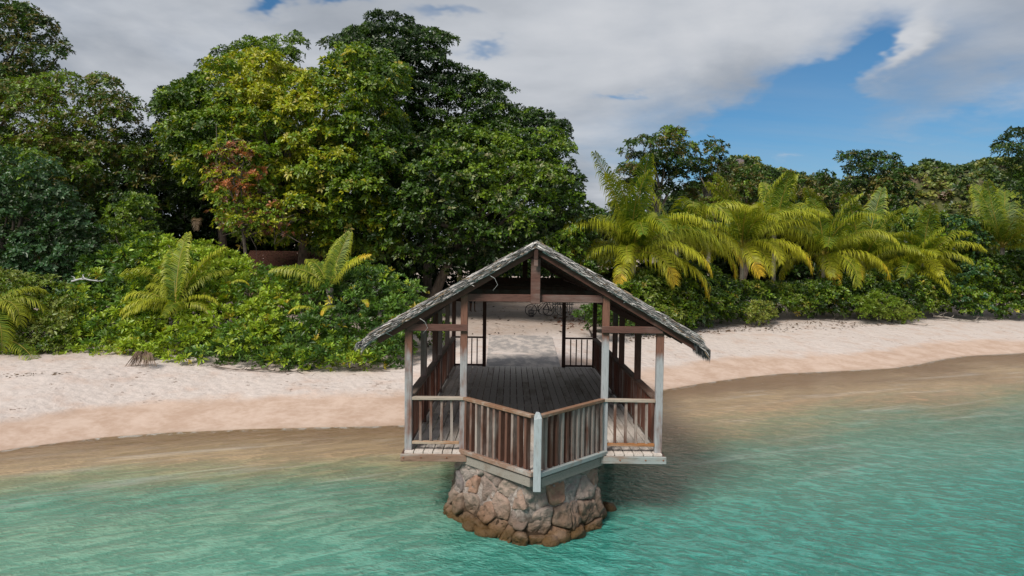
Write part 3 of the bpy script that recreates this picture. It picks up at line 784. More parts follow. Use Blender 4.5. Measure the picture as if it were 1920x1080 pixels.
        V = np.stack([A - s_, A + s_, B + s_ * .3, B - s_ * .3], 1).reshape(-1, 3)
        b4 = np.arange(N_) * 4; F = np.concatenate([np.stack([b4, b4 + 1, b4 + 2], 1), np.stack([b4, b4 + 2, b4 + 3], 1)])
        k = rn.random(N_)[:, None]
        c = (1 - k) * np.array([.15, .14, .138]) + k * np.array([.62, .59, .58])
        warm = rn.random(N_)[:, None] < .12; c = np.where(warm, np.array([.28, .2, .13]), c)
        o = link('thatch', tri_mesh('thatch', V, F, np.repeat(c, 4, 0)), m, root); tag(o, kind='stuff')
        # hanging fringe at the eave
        N_ = 2600
        yy = np.where(rn.random(N_) < .4, Y0 + rn.random(N_) * .35, rn.uniform(Y0, Y1, N_)); xs_ = e + rn.uniform(-.2, .05, N_)
        z = 3.485 - .583 * xs_ + .14 + rn.uniform(-.03, .05, N_); k0 = rn.uniform(.5, 1, N_)
        drop = np.where(yy < Y0 + .3, .26, .13) * k0 if sx > 0 else np.where(yy < Y0 + .3, .12, .1) * k0
        out = np.where(yy < Y0 + .3, .09, .06) * k0 if sx > 0 else np.where(yy < Y0 + .3, .16, .1) * k0
        A = np.stack([sx * xs_, yy, z], 1); Bm = A + np.stack([sx * out, rn.normal(0, .02, N_), -drop * .3], 1)
        C = Bm + np.stack([sx * out * .15, rn.normal(0, .03, N_), -drop * .8], 1)
        ww = np.zeros((N_, 3)); ww[:, 1] = rn.uniform(.004, .012, N_); ww[:, 0] = rn.normal(0, .005, N_)
        V = np.stack([A - ww, A + ww, Bm - ww, Bm + ww, C], 1).reshape(-1, 3); b5 = np.arange(N_) * 5
        F = np.concatenate([np.stack([b5, b5 + 1, b5 + 3], 1), np.stack([b5, b5 + 3, b5 + 2], 1), np.stack([b5 + 2, b5 + 3, b5 + 4], 1)])
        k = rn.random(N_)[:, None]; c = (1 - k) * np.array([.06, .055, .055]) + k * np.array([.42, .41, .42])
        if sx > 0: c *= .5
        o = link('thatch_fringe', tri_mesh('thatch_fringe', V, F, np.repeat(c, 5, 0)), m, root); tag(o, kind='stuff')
        # bound pale edge along the gable verge
        mb = MB()
        for i in range(9):
            f0, f1 = i / 9, (i + 1) / 9 - .004
            p = Vector((sx * e * f0, Y0 + .035, th_bot(e * f0) + .028)); q = Vector((sx * e * f1, Y0 + .035, th_bot(e * f1) + .028))
            mb.bar(p, q, .03, .045, j=.25)
        mb.build('verge_batten', M_VERGE, root)
    # a few loose strands
    for (x, z) in ((-.8, 3.12), (-2.0, 2.36)):
        mb = MB(); mb.tube([(x, Y0 - .01, z), (x + .09, Y0 - .05, z - .05), (x + .14, Y0 - .04, z - .16), (x + .06, Y0 - .03, z - .26)], [.005, .004, .004, .002], 4)
        mb.build('loose_strand', M_VERGE, root)
M_EDGE = mat_wood('grey_tan_beam', (0.27, 0.245, 0.22), (0.18, 0.13, 0.10), 0.5, 0)
M_RAFT = mat_wood('gable_rafter', (0.20, 0.13, 0.11), (0.12, 0.05, 0.037), 0.65, 0)
M_VERGE = mat_wood('pale_verge', (0.40, 0.39, 0.39), (0.30, 0.24, 0.19), 0.2, 0)
M_RUST = simple_mat('rust', (0.20, 0.07, 0.03), 0.9)
build_pavilion()

# ------------------------------------------------------------------ foliage machinery
def norm(a): return a / np.maximum(np.linalg.norm(a, axis=-1, keepdims=True), 1e-9)
def leaf_rosettes(P, A, L, Wd, K, cols, rn, lift=0.45, droop=0.12):
    """P (n,3) rosette centres, A (n,3) axes, L (n,) leaf length; returns verts, faces, colours"""
    n = len(P); A = norm(A)
    ref = rn.normal(size=(n, 3)); U = norm(np.cross(A, ref)); Vv = np.cross(A, U)
    ph = (np.arange(K)[None, :] + rn.uniform(-.3, .3, (n, K))) * (2 * np.pi / K)
    el = rn.normal(lift, .28, (n, K))
    dirs = (np.cos(ph)[..., None] * U[:, None] + np.sin(ph)[..., None] * Vv[:, None]) * np.cos(el)[..., None] + A[:, None] * np.sin(el)[..., None]
    side = norm(np.cross(dirs, A[:, None]) + rn.normal(0, .35, (n, K, 3)))
    l = (L[:, None] * rn.uniform(.7, 1.15, (n, K)))[..., None]
    w = l * Wd
    b = P[:, None] + dirs * l * .12
    up = np.cross(side, dirs)
    mid = b + dirs * l * .55 + up * w * .25
    tip = b + dirs * l - np.array([0, 0, 1.0]) * l * droop
    ml = mid + side * w * .5 ; mr = mid - side * w * .5
    b = b - up * 0
    V = np.stack([b, ml, tip, mr], 2).reshape(-1, 3)
    i = np.arange(n * K) * 4
    F = np.concatenate([np.stack([i, i + 1, i + 2], 1), np.stack([i, i + 2, i + 3], 1)])
    c = cols[:, None] * rn.uniform(.72, 1.3, (n, K, 1)) * (1 + rn.normal(0, .06, (n, K, 3)))
    C = np.repeat(np.clip(c, .002, .9).reshape(-1, 3), 4, 0)
    return V, F, C

def in_poly(poly, pts):
    x, y = pts[:, 0], pts[:, 1]; ins = np.zeros(len(pts), bool); n = len(poly)
    for i in range(n):
        x1, y1 = poly[i]; x2, y2 = poly[(i + 1) % n]
        c = ((y1 > y) != (y2 > y)) & (x < (x2 - x1) * (y - y1) / (y2 - y1 + 1e-9) + x1); ins ^= c
    return ins
def poly_dist(poly, pts):
    d = np.full(len(pts), 1e9)
    for i in range(len(poly)):
        a = np.array(poly[i], float); b = np.array(poly[(i + 1) % len(poly)], float); ab = b - a
        t = np.clip(((pts - a) @ ab) / (ab @ ab + 1e-9), 0, 1); d = np.minimum(d, np.linalg.norm(pts - (a + t[:, None] * ab), axis=1))
    return d

def crown_points(poly, depth, thick, cr, rn, layers=((1.0, 1.0), (0.45, .9), (-.6, .55)), slope=0.0, spacing=1.1):
    """clump centres filling an outline: a rounded body `thick` metres deep, leaning back by `slope` m per m of height"""
    dfn = None
    if callable(depth): dfn = depth; depth = depth(float(np.mean([q[0] for q in poly])))
    pxm = depth / FPX
    poly = np.array(poly, float); lo = poly.min(0); hi = poly.max(0)
    C = []; RR = []
    ybot = hi[1]
    for (side, dens) in layers:
        st = cr * spacing / pxm / math.sqrt(dens)
        gx = np.arange(lo[0], hi[0], st); gy = np.arange(lo[1], hi[1], st * .85)
        X, Y = np.meshgrid(gx, gy); X = X + (np.arange(len(gy)) % 2)[:, None] * st / 2
        pts = np.stack([X.ravel(), Y.ravel()], 1) + rn.normal(0, st * .26, (X.size, 2))
        pts = pts[in_poly(poly, pts)]
        e = poly_dist(poly, pts) * pxm
        r = cr * rn.uniform(.65, 1.35, len(pts)); r = np.minimum(r, np.maximum(e * 1.25, cr * .42))
        keep = e > cr * .22; pts, e, r = pts[keep], e[keep], r[keep]
        prof = np.sqrt(np.clip(1 - (1 - np.clip(e / (thick * 1.1), 0, 1)) ** 2, 0, 1))
        off = -side * prof * thick + rn.normal(0, cr * .35, len(pts))
        dd = (depth if dfn is None else np.array([dfn(q) for q in pts[:, 0]])) + off + slope * (ybot - pts[:, 1]) * pxm
        for p, q, rr in zip(pts, dd, r): C.append(at(p[0], p[1], q)); RR.append(rr)
    return np.array(C), np.array(RR)

def clump_leaves(C, RR, dens, leaf, Wd, K, pal, rn, lift=.45, flat=.75, patch=6.0, accent=None, back=.3, under=.15):
    """rosettes over the shells of clumps; pal = list of (rgb, weight)"""
    n = np.maximum(4, (dens * RR ** 2).astype(int)); idx = np.repeat(np.arange(len(C)), n); N = len(idx)
    d = norm(rn.normal(size=(N, 3)))
    flip = (d[:, 1] > .25) & (rn.random(N) > back); d[flip, 1] *= -1
    flip = (d[:, 2] < -.1) & (rn.random(N) > under); d[flip, 2] *= -1
    rad = RR[idx] * rn.uniform(.6, 1.08, N)
    P = C[idx] + d * rad[:, None] * np.array([1, 1, flat])
    A = d + np.array([0, -.1, .55]) + rn.normal(0, .3, (N, 3))
    pc = np.array([p[0] for p in pal]); wts = np.array([p[1] for p in pal], float)
    cum = np.cumsum(wts / wts.sum())
    # hue drifts over the crown and from clump to clump
    f = np.clip(vnoise(C[:, 0] + C[:, 1] * .3, C[:, 2] + 50, patch, 2) * 1.5 + .5 + rn.normal(0, .16, len(C)), 0, .999)[idx]
    f = np.clip(f + rn.normal(0, .20, N), 0, .999)
    k = np.searchsorted(cum, f); k = np.clip(k, 0, len(pc) - 1); cols = pc[k]
    if accent is not None:
        m_ = rn.random(N) < accent[1]; cols = np.where(m_[:, None], np.array(accent[0]), cols)
    L = leaf * rn.uniform(.75, 1.25, N)
    return leaf_rosettes(P, A, L, Wd, K, cols, rn, lift)

def limbs(base, top, targets, r0, rn, mat, name='trunk', parent=None, twigs=0):
    mb = MB(); base = Vector(base); top = Vector(top)
    mid = base.lerp(top, .5) + Vector((rn.normal(0, .3), rn.normal(0, .3), 0))
    mb.tube([base - Vector((0, 0, .4)), base.lerp(mid, .4), mid, top], [r0 * 1.25, r0, r0 * .8, r0 * .6], 8)
    for tg in targets:
        tg = Vector(tg); f = rn.uniform(.45, 1.0); st = mid.lerp(top, f)
        m1 = st.lerp(tg, .4) + Vector((rn.normal(0, .25), rn.normal(0, .25), rn.normal(.3, .3))); r1 = r0 * rn.uniform(.25, .45)
        m2 = st.lerp(tg, .75) + Vector((rn.normal(0, .25), rn.normal(0, .25), rn.normal(.1, .3)))
        mb.tube([st, m1, m2, tg], [r1, r1 * .75, r1 * .45, r1 * .15], 5)
        for _ in range(twigs):
            a = m1.lerp(tg, rn.uniform(.2, .9)); b = a + Vector(rn.normal(0, .7, 3)) ; mb.tube([a, a.lerp(b, .5) + Vector(rn.normal(0, .1, 3)), b], [.025, .018, .008], 4)
    return mb.build(name, mat, parent, True)

GY = (0.30, 0.32, 0.014); GL = (0.125, 0.20, 0.012); GM = (0.040, 0.086, 0.007); GD = (0.013, 0.034, 0.005); GB = (0.040, 0.105, 0.040)
GO = (0.12, 0.105, 0.025); RB = (0.34, 0.12, 0.04); YY = (0.34, 0.29, 0.05)

def tree(name, label, cat, poly, depth, thick, cr, pal, leaf=.2, Wd=.5, K=7, dens=52, seed=1, trunk_px=None, group=None, layers=((1.0, 1.0), (0.25, .9), (-.6, .5)),
         slope=0.0, lift=.45, flat=.75, r0=.3, nlimb=12, mat=None, accent=None, twigs=0, spacing=1.36, patch=6.0, bark=None):
    rn = np.random.default_rng(seed)
    C, RR = crown_points(poly, depth, thick, cr, rn, layers, slope, spacing)
    pl = np.array(poly, float)
    bx = trunk_px if trunk_px is not None else pl[:, 0].mean()
    if callable(depth): depth = depth(bx)
    b = at(bx, 500, depth + thick * .3); bz = float(ground_z(b[0], b[1], False))
    base = (b[0], b[1], bz)
    root = empty(name, base, label, cat, group)
    V, F, Cc = clump_leaves(C, RR, dens, leaf, Wd, K, pal, rn, lift, flat, patch, accent)
    V = V - np.array(base)
    link('crown', tri_mesh('crown', V, F, Cc), mat or M_LEAF, root)
    ctr = C.mean(0); tgt = C[rn.choice(len(C), min(nlimb, len(C)), replace=False)] - np.array(base)
    top = (ctr - np.array(base)); top[2] = max(top[2] * .8, .3); top[0] *= .7
    limbs((0, 0, 0), top, tgt, r0, rn, bark or M_BARK, 'trunk', root, twigs)
    return root

_vl = [(-300, 700), (0, 690), (200, 684), (560, 694), (760, 684), (860, 660), (1100, 625), (1180, 632), (1300, 622), (1480, 602), (1640, 604), (1920, 600), (2300, 598)]
_vd = np.array([(px, np.dot(gpt(px, py) - CAM, AX_F)) for px, py in _vl])
def vegd(px, add=0.0):
    """distance of the edge of the plants at pixel column px"""
    return float(np.interp(px, _vd[:, 0], _vd[:, 1])) + add
# ---- trees, left to right
tree('tall_tree', 'tallest dark tree in the top left corner, thinning at its edges against the cloud', 'tree',
     [(-160, -60), (-20, -40), (20, 0), (60, 10), (100, 40), (120, 70), (140, 105), (138, 130), (110, 150), (60, 175), (40, 260), (-160, 260)], 47, 3.2, .85,
     [(GD, 3), (GO, 1.6), (GM, 2)], .24, seed=11, trunk_px=-40, dens=46, r0=.35, group='tall trees behind the beach', twigs=2)
tree('broadleaf_tree', 'dark green tree below the corner tree, beside the gap of sky', 'tree',
     [(-160, 150), (40, 145), (130, 135), (160, 150), (190, 130), (215, 145), (235, 175), (270, 190), (290, 260), (310, 330), (310, 520), (-160, 520)], 42, 3.5, .9,
     [(GD, 3), (GM, 2.2), (GO, 1.4), (GL, .6)], .22, seed=12, trunk_px=120, dens=50, twigs=2, group='tall trees behind the beach')
tree('bushy_tree', 'bluish green rounded tree at the left edge above the palm fronds', 'tree',
     [(-160, 290), (0, 280), (60, 262), (110, 300), (130, 350), (160, 390), (200, 430), (215, 500), (190, 600), (120, 640), (-160, 640)], 31, 2.4, .62,
     [(GD, .8), ((.048, .108, .042), 4), (GM, 1.2), (GL, .5)], .19, Wd=.62, seed=13, trunk_px=60, dens=62, slope=.15)
tree('young_tree', 'narrow light green sapling crown between the bluish tree and the red leaved one', 'tree',
     [(185, 430), (215, 370), (250, 352), (290, 370), (300, 420), (300, 520), (200, 540)], 31.5, 1.2, .5,
     [(GL, 2), (GM, 2), (GD, 1)], .16, seed=14, dens=70, r0=.12, nlimb=6)
tree('sea_almond_tree', 'broad yellow green tree, left half of the great canopy', 'tree',
     [(285, 200), (310, 160), (350, 150), (380, 120), (430, 100), (500, 90), (560, 130), (620, 100), (660, 60), (700, 75), (760, 110), (770, 150), (760, 220), (800, 300), (800, 400),
      (760, 480), (700, 500), (560, 480), (440, 460), (400, 380), (330, 330), (300, 270)], 38, 4.2, .85,
     [(GM, 2.2), (GL, 3.3), (GY, 1.9)], .25, seed=15, trunk_px=560, dens=62, twigs=2, accent=(YY, .03), lift=.35)
tree('spreading_tree', 'dark tree with wispy layered branches, left shoulder of the great canopy', 'tree',
     [(285, 215), (290, 170), (375, 140), (372, 105), (400, 90), (450, 80), (455, 62), (490, 75), (530, 60), (570, 58), (580, 90), (560, 200), (450, 330), (320, 420), (300, 300)], 44, 3.0, .8,
     [(GD, 2), (GM, 2.8), (GL, 1.4)], .22, seed=16, trunk_px=430, dens=52, twigs=1)
tree('spreading_tree', 'highest dark green tree with layered branches, above the pavilion', 'tree',
     [(590, 80), (640, 60), (680, 35), (700, 18), (760, 25), (790, 45), (860, 65), (865, 90), (840, 110), (890, 130), (940, 150), (975, 165), (960, 195), (1020, 200), (1070, 230),
      (1068, 290), (1000, 330), (850, 340), (720, 300), (640, 160)], 46, 4.0, .85,
     [(GD, 1.8), (GM, 3.5), (GL, .9)], .23, seed=17, trunk_px=800, dens=56, twigs=1, flat=.55, lift=.3, spacing=1.1)
tree('dense_tree', 'glossy dense dark green tree right behind the thatched roof ridge', 'tree',
     [(690, 300), (760, 250), (860, 240), (960, 250), (1040, 235), (1080, 270), (1085, 330), (1120, 400), (1110, 470), (1140, 520), (1080, 545), (900, 530), (800, 520), (720, 500), (680, 420)], 37, 3.6, .72,
     [(GD, 1.6), (GM, 3), (GL, 2.4)], .22, Wd=.55, seed=18, trunk_px=800, dens=55, accent=((.20, .22, .10), .05))
tree('red_leaved_tree', 'small tree with rusty red and yellow leaves and bare twigs', 'tree',
     [(380, 300), (400, 262), (440, 255), (480, 280), (500, 320), (520, 380), (560, 420), (540, 450), (460, 450), (400, 430), (385, 380)], 33.2, 1.4, .5,
     [(RB, 2.4), ((.15, .06, .03), 2), (GY, 2.2), (GL, 1)], .18, seed=19, dens=48, r0=.12, twigs=5, nlimb=16, patch=1.2)
tree('upright_tree', 'tall pale barked tree with open crown above the tallest palm on the right', 'tree',
     [(1155, 300), (1165, 270), (1200, 255), (1230, 250), (1260, 225), (1290, 250), (1310, 285), (1300, 340), (1290, 370), (1230, 380), (1160, 360)], 55, 2.6, .85,
     [(GD, 2), (GM, 2.4), (GO, 1.5), (GL, .6)], .27, seed=20, dens=42, twigs=2, bark=M_BARKP, group='trees beyond the palms')
tree('upright_tree', 'small loose crown just right of the tall open tree above the palms', 'tree',
     [(1285, 330), (1300, 290), (1325, 252), (1345, 262), (1365, 275), (1360, 310), (1330, 350), (1290, 365)], 56, 1.5, .7,
     [(GD, 2), (GM, 2.4), (GO, 1.5)], .27, seed=21, dens=36, twigs=2, bark=M_BARKP, group='trees beyond the palms', r0=.2)
tree('round_tree', 'olive green bushy tree below the small loose crown, behind the second palm', 'tree',
     [(1280, 360), (1310, 330), (1370, 305), (1420, 310), (1450, 340), (1480, 380), (1470, 450), (1280, 450)], 58, 3.0, .95,
     [(GM, 2.4), (GO, 1.5), (GL, 1.2)], .27, seed=22, dens=42, group='trees beyond the palms')
tree('round_tree', 'low dark row of crowns between the olive tree and the open topped trees', 'tree',
     [(1410, 345), (1425, 318), (1470, 312), (1505, 320), (1520, 350), (1525, 310), (1550, 315), (1570, 345), (1580, 460), (1420, 460)], 62, 3.0, .95,
     [(GD, 3), (GM, 2.), (GO, .8)], .29, seed=23, dens=42, group='trees beyond the palms')
tree('open_tree', 'twin topped dark tree with open airy crown, standing highest on the right skyline', 'tree',
     [(1562, 330), (1568, 290), (1590, 280), (1610, 285), (1640, 278), (1670, 288), (1700, 300), (1706, 330), (1715, 360), (1725, 400), (1720, 450), (1570, 450)], 56, 2.4, .8,
     [(GD, 3), (GM, 2.4), (GO, .8)], .26, seed=24, dens=36, twigs=3, group='trees beyond the palms', nlimb=18)
tree('broadleaf_tree', 'mid green broad leaved tree in front of the hill, right of the twin topped tree', 'tree',
     [(1640, 440), (1660, 410), (1720, 395), (1800, 400), (1850, 415), (1860, 500), (1640, 520)], 50, 2.4, .75,
     [(GM, 3), (GL, 1.6), (GD, 1), (GB, 1)], .24, Wd=.6, seed=25, dens=50)
tree('tall_tree', 'dark tree cut by the right edge of the picture, leaning above the last palm', 'tree',
     [(1850, 290), (1870, 262), (1895, 240), (1930, 232), (2000, 230), (2060, 260), (2060, 400), (1950, 400), (1870, 385), (1855, 350), (1880, 320)], 44, 2.2, .72,
     [(GD, 3.4), (GM, 2.)], .23, seed=26, dens=50, twigs=2, trunk_px=2080)

# ---- masses nobody could count
def mass(name, poly, depth, thick, cr, pal, leaf, dens, seed, Wd=.5, K=6, slope=0.0, layers=((1.0, 1.0), (.2, .9), (-.6, .5)), lift=.45, accent=None, mat=None, label=None, cat=None, spacing=1.1, patch=5.0):
    rn = np.random.default_rng(seed)
    C, RR = crown_points(poly, depth, thick, cr, rn, layers, slope, spacing)
    V, F, Cc = clump_leaves(C, RR, dens, leaf, Wd, K, pal, rn, lift, accent=accent, patch=patch)
    o = link(name, tri_mesh(name, V, F, Cc), mat or M_LEAF); tag(o, label, cat, kind='stuff'); return o
mass('woodland', [(-500, 330), (-160, 230), (100, 250), (300, 260), (420, 200), (700, 240), (1000, 260), (1090, 330), (1110, 560), (900, 562), (860, 575), (-500, 600)], 52, 3.5, 1.5,
     [(GD, 4), (GM, 1.2)], .42, 20, 31, label='dark wood closing the view behind the front trees on the left', cat='wood')
mass('woodland', [(1060, 400), (1200, 370), (1400, 400), (1700, 425), (1900, 425), (2500, 360), (2500, 575), (1060, 568)], 66, 3.5, 1.6,
     [(GD, 3), (GM, 2)], .48, 18, 32, label='dark wood behind the palms on the right', cat='wood')
mass('beach_shrub_hedge', [(120, 560), (160, 480), (240, 440), (300, 430), (350, 455), (400, 450), (440, 470), (500, 500), (560, 505), (620, 490), (680, 480), (740, 510), (790, 530), (812, 575),
     (790, 640), (755, 690), (700, 690), (640, 696), (560, 706), (500, 698), (420, 690), (340, 698), (260, 694), (180, 700), (120, 692), (100, 620)], 24.3, .9, .36,
     [((.05, .11, .02), 1.2), ((.10, .19, .025), 3), ((.27, .37, .03), 3)], .23, 66, 33, Wd=.36, K=9, slope=1.25, layers=((1.0, 1.0), (-.2, 1.0), (-1.4, .8)), lift=.75, accent=((.42, .36, .04), .02), spacing=1.2,
     label='dense bright green hedge of beach shrubs in leafy rosettes along the left beach', cat='hedge', patch=2.5)
mass('undergrowth', [(-300, 520), (0, 500), (120, 520), (160, 580), (140, 660), (120, 700), (60, 702), (0, 705), (-300, 715)], 24.2, 1.0, .42,
     [(GD, 2), (GM, 3), (GL, 1.5), ((.15, .19, .03), .4)], .15, 110, 34, Wd=.5, slope=.9, layers=((1.0, 1.0), (-.6, 1.0)), label='mixed dark undergrowth behind the drooping fronds at the left edge', cat='undergrowth')
rp = [(1090, 600), (1130, 560), (1180, 515), (1240, 492), (1300, 485), (1345, 505), (1375, 525), (1480, 530), (1560, 520), (1660, 500), (1740, 500), (1800, 520), (1800, 575), (1740, 590),
      (1690, 600), (1640, 598), (1600, 592), (1540, 596), (1480, 588), (1420, 600), (1350, 605), (1300, 620), (1240, 622), (1190, 628), (1150, 608), (1110, 612)]
mass('undergrowth', rp, lambda q: vegd(q, .5), 1.0, .46, [(GD, 1.6), (GM, 3), (GL, 2.6), ((.16, .21, .03), 1.2)], .22, 80, 35, Wd=.45, slope=.45, layers=((1.0, 1.2), (-.2, 1.0), (-1.4, .7)), accent=((.35, .28, .04), .02), patch=2.5,
     label='tangled green undergrowth between the palms and the sand on the right', cat='undergrowth')

tree('beach_shrub', 'bright yellow green shrub sprawling out over the sand below the fourth palm', 'shrub',
     [(1600, 560), (1640, 545), (1690, 560), (1720, 580), (1738, 592), (1722, 603), (1700, 600), (1686, 615), (1670, 610), (1650, 600), (1610, 598)], lambda q: vegd(q, -.6), .7, .3,
     [(GL, 2), ((.17, .22, .03), 3)], .17, Wd=.33, K=9, seed=41, dens=150, lift=.7, r0=.05, nlimb=5, layers=((1, 1), (-.5, .7)), patch=2)
tree('beach_shrub', 'low yellow green bush on the sand just right of the thatched eave', 'shrub',
     [(1395, 585), (1410, 565), (1440, 560), (1460, 580), (1458, 604), (1430, 610), (1400, 608)], lambda q: vegd(q, -.6), .6, .28,
     [(GL, 2), ((.17, .20, .03), 3)], .16, Wd=.45, K=8, seed=42, dens=140, r0=.04, nlimb=4, layers=((1, 1), (-.5, .7)), patch=2)
tree('sea_grape_bush', 'large round leaved bush spreading along the sand at the right edge', 'bush',
     [(1770, 580), (1780, 540), (1800, 500), (1830, 470), (1870, 480), (1920, 470), (2060, 460), (2060, 590), (1920, 596), (1860, 598), (1800, 592)], lambda q: vegd(q, .6), 1.5, .5,
     [(GM, 3), (GL, 3), (GB, 1)], .2, Wd=.75, K=6, seed=43, dens=85, slope=.5, r0=.1, layers=((1, 1), (-.5, .9)), accent=((.3, .27, .05), .03), twigs=2, patch=2)
tree('beach_shrub', 'green shrub beside the sandy clearing, seen through the right side of the pavilion', 'shrub',
     [(1070, 590), (1090, 575), (1130, 565), (1160, 590), (1165, 612), (1140, 615), (1112, 622), (1095, 612), (1080, 604)], 31.5, .7, .3,
     [(GM, 2), (GL, 3)], .17, Wd=.5, K=8, seed=44, dens=110, r0=.05, nlimb=5, layers=((1, 1), (-.5, .7)), patch=2)
tree('beach_shrub', 'bright shrub behind the back left corner post of the pavilion', 'shrub',
     [(770, 560), (800, 560), (838, 585), (850, 620), (848, 648), (820, 655), (790, 640), (775, 600)], 27.5, .7, .3,
     [(GM, 2), (GL, 3)], .15, Wd=.38, K=9, seed=45, dens=130, r0=.05, nlimb=5, layers=((1, 1), (-.5, .7)), lift=.7, patch=2)

# ------------------------------------------------------------------ palms
def frond_mesh(L, e0, bend, yel, rn, leafl=.85, npair=44, sag=1.0, twist=0.0, dead=False):
    """arching frond in the local xz plane, starting at the origin, heading +x at elevation e0"""
    pts = [np.zeros(3)]; nseg = 14; e = e0
    for i in range(nseg):
        pts.append(pts[-1] + np.array([math.cos(e), 0, math.sin(e)]) * L / nseg); e -= bend / nseg * (0.5 + 1.2 * i / nseg)
        e = max(e, -1.45)
    pts = np.array(pts); pts[:, 1] += np.linspace(0, 1, nseg + 1) ** 2 * twist
    mbv = []; V = []; F = []; C = []
    # rachis: 4-sided taper
    for i, p in enumerate(pts):
        r = .035 * (1 - .85 * i / nseg) * (L / 4)
        d = pts[min(i + 1, nseg)] - pts[max(i - 1, 0)]; d /= np.linalg.norm(d); up = np.cross(d, [0, 1, 0]); up /= np.linalg.norm(up)
        for (a, b) in ((1, 0), (0, 1), (-1, 0), (0, -1)): V.append(p + np.array([0, 1, 0]) * a * r + up * b * r); C.append((.34, .27, .05) if not dead else (.2, .13, .07))
    for i in range(nseg):
        for k in range(4):
            a, b, c, d = i * 4 + k, i * 4 + (k + 1) % 4, (i + 1) * 4 + (k + 1) % 4, (i + 1) * 4 + k
            F += [(a, b, c), (a, c, d)]
    gcol = np.array((.068, .135, .012)); ycol = np.array((.50, .48, .03)); ocol = np.array((.60, .40, .03))
    if dead: gcol = np.array((.12, .08, .05)); ycol = ocol = np.array((.24, .17, .11))
    for j in range(npair):
        t = .10 + .90 * (j + .5) / npair
        x = t * nseg; i = min(int(x), nseg - 1); p = pts[i] + (pts[i + 1] - pts[i]) * (x - i)
        d = pts[i + 1] - pts[i]; d /= np.linalg.norm(d); up = np.cross(d, [0, 1, 0]); up /= np.linalg.norm(up)
        if up[2] < 0: up = -up
        ll = leafl * (math.sin(math.pi * min(1, t * .80 + .17)) ** .6) * rn.uniform(.85, 1.1)
        for s in (-1, 1):
            fwd = .30 + .55 * t + rn.normal(0, .10)
            dr = np.array([0, s, 0.]) * 1.0 + d * fwd + up * (.22 + rn.normal(0, .12)); dr /= np.linalg.norm(dr)
            q1 = p + dr * ll * .45; q2 = q1 + (dr * .75 + np.array([0, 0, -1]) * (.60 * sag)) * ll * .32
            q3 = q2 + (dr * .35 + np.array([0, 0, -1]) * (1.0 * sag)) * ll * .34
            w = (.008 + .0032 * L) * rn.uniform(.8, 1.3); wv = d * w
            b0 = len(V)
            V += [p - wv * .5, p + wv * .5, q1 - wv, q1 + wv, q2 - wv * .8, q2 + wv * .8, q3]
            F += [(b0, b0 + 1, b0 + 3), (b0, b0 + 3, b0 + 2), (b0 + 2, b0 + 3, b0 + 5), (b0 + 2, b0 + 5, b0 + 4), (b0 + 4, b0 + 5, b0 + 6)]
            yy = np.clip(yel * (.15 + 1.0 * t) + rn.normal(0, .10), 0, 1)
            br = rn.uniform(.8, 1.25)
            base = gcol * (1 - yy) + (ycol if t < .75 or yel < .75 else ocol) * yy
            tipc = base * .6 + ycol * .4 * (1 if not dead else .5)
            for q in range(7): C.append(tuple((base if q < 4 else tipc) * br))
    return tri_mesh('frond', np.array(V), np.array(F), np.array(C))

def palm(label, px, py, depth, fronds, rn_seed, scale=1.0, group='coconut palms along the beach', trunk_r=.13, name='coconut_palm'):
    """crown heart at pixel px,py; fronds = (azimuth deg seen from the camera: 0 right, 90 away, -90 to camera, 180 left; elevation; length; bend; yellow)"""
    rn = np.random.default_rng(rn_seed)
    if px > 1100:
        d_ = vegd(px, min(max(depth - 31.0, 2.4), 4.5)); scale = scale * d_ / depth; depth = d_
    c = at(px, py, depth); gz = float(ground_z(c[0], c[1], False))
    root = empty(name, (c[0], c[1], gz), label, 'palm tree', group)
    mb = MB(); h = c[2] - gz
    mb.tube([(0, 0, -.3), (.05, 0, h * .3), (.02, .03, h * .7), (0, 0, h)], [trunk_r * 1.4, trunk_r * 1.05, trunk_r, trunk_r * 1.1], 9)
    mb.build('trunk', M_BARKP, root, True)
    for (az, el, L, bend, yel) in fronds:
        me = frond_mesh(L * scale, R(el), bend, yel, rn, leafl=.265 * L * scale, npair=int(58 + 6 * L), twist=rn.normal(0, .25))
        o = link('frond', me, M_FROND, root, (0, 0, h)); o.rotation_euler = (rn.normal(0, .15), 0, R(az))
    return root
def ring(rn, n_up, n_mid, n_low, L):
    f = []
    for k in range(max(1, n_up - 1)): f.append((rn.uniform(0, 360), rn.uniform(68, 88), L * rn.uniform(1.0, 1.25), rn.uniform(.3, 1.0), rn.uniform(.0, .25)))
    for k in range(n_mid + 1): f.append((k * 360 / (n_mid + 1) + rn.normal(0, 12), rn.uniform(40, 66), L * rn.uniform(.95, 1.2), rn.uniform(1.3, 2.0), rn.uniform(.10, .55)))
    for k in range(n_low + 2): f.append((k * 360 / (n_low + 2) + rn.normal(0, 14), rn.uniform(5, 32), L * rn.uniform(.7, .95), rn.uniform(1.3, 1.9), rn.uniform(.35, .85)))
    return f
rr = np.random.default_rng(5)
palm('largest palm with tall upright fronds just beside the roof slope', 1188, 478, 33,
     ring(rr, 6, 9, 5, 4.3) + [(-110, 8, 3.1, 2.2, .85), (-20, 25, 4.2, 1.7, .8), (-60, 15, 3.4, 2.0, .75), (175, 10, 3.6, 1.7, .3), (0, 5, 4.6, 1.5, .95)], 51)
palm('palm with arching fronds second from the roof, dark green core', 1268, 455, 36, ring(rr, 2, 5, 2, 4.2) + [(-15, 10, 4.2, 2.0, .95), (-40, 30, 4.0, 1.8, .6)], 52)
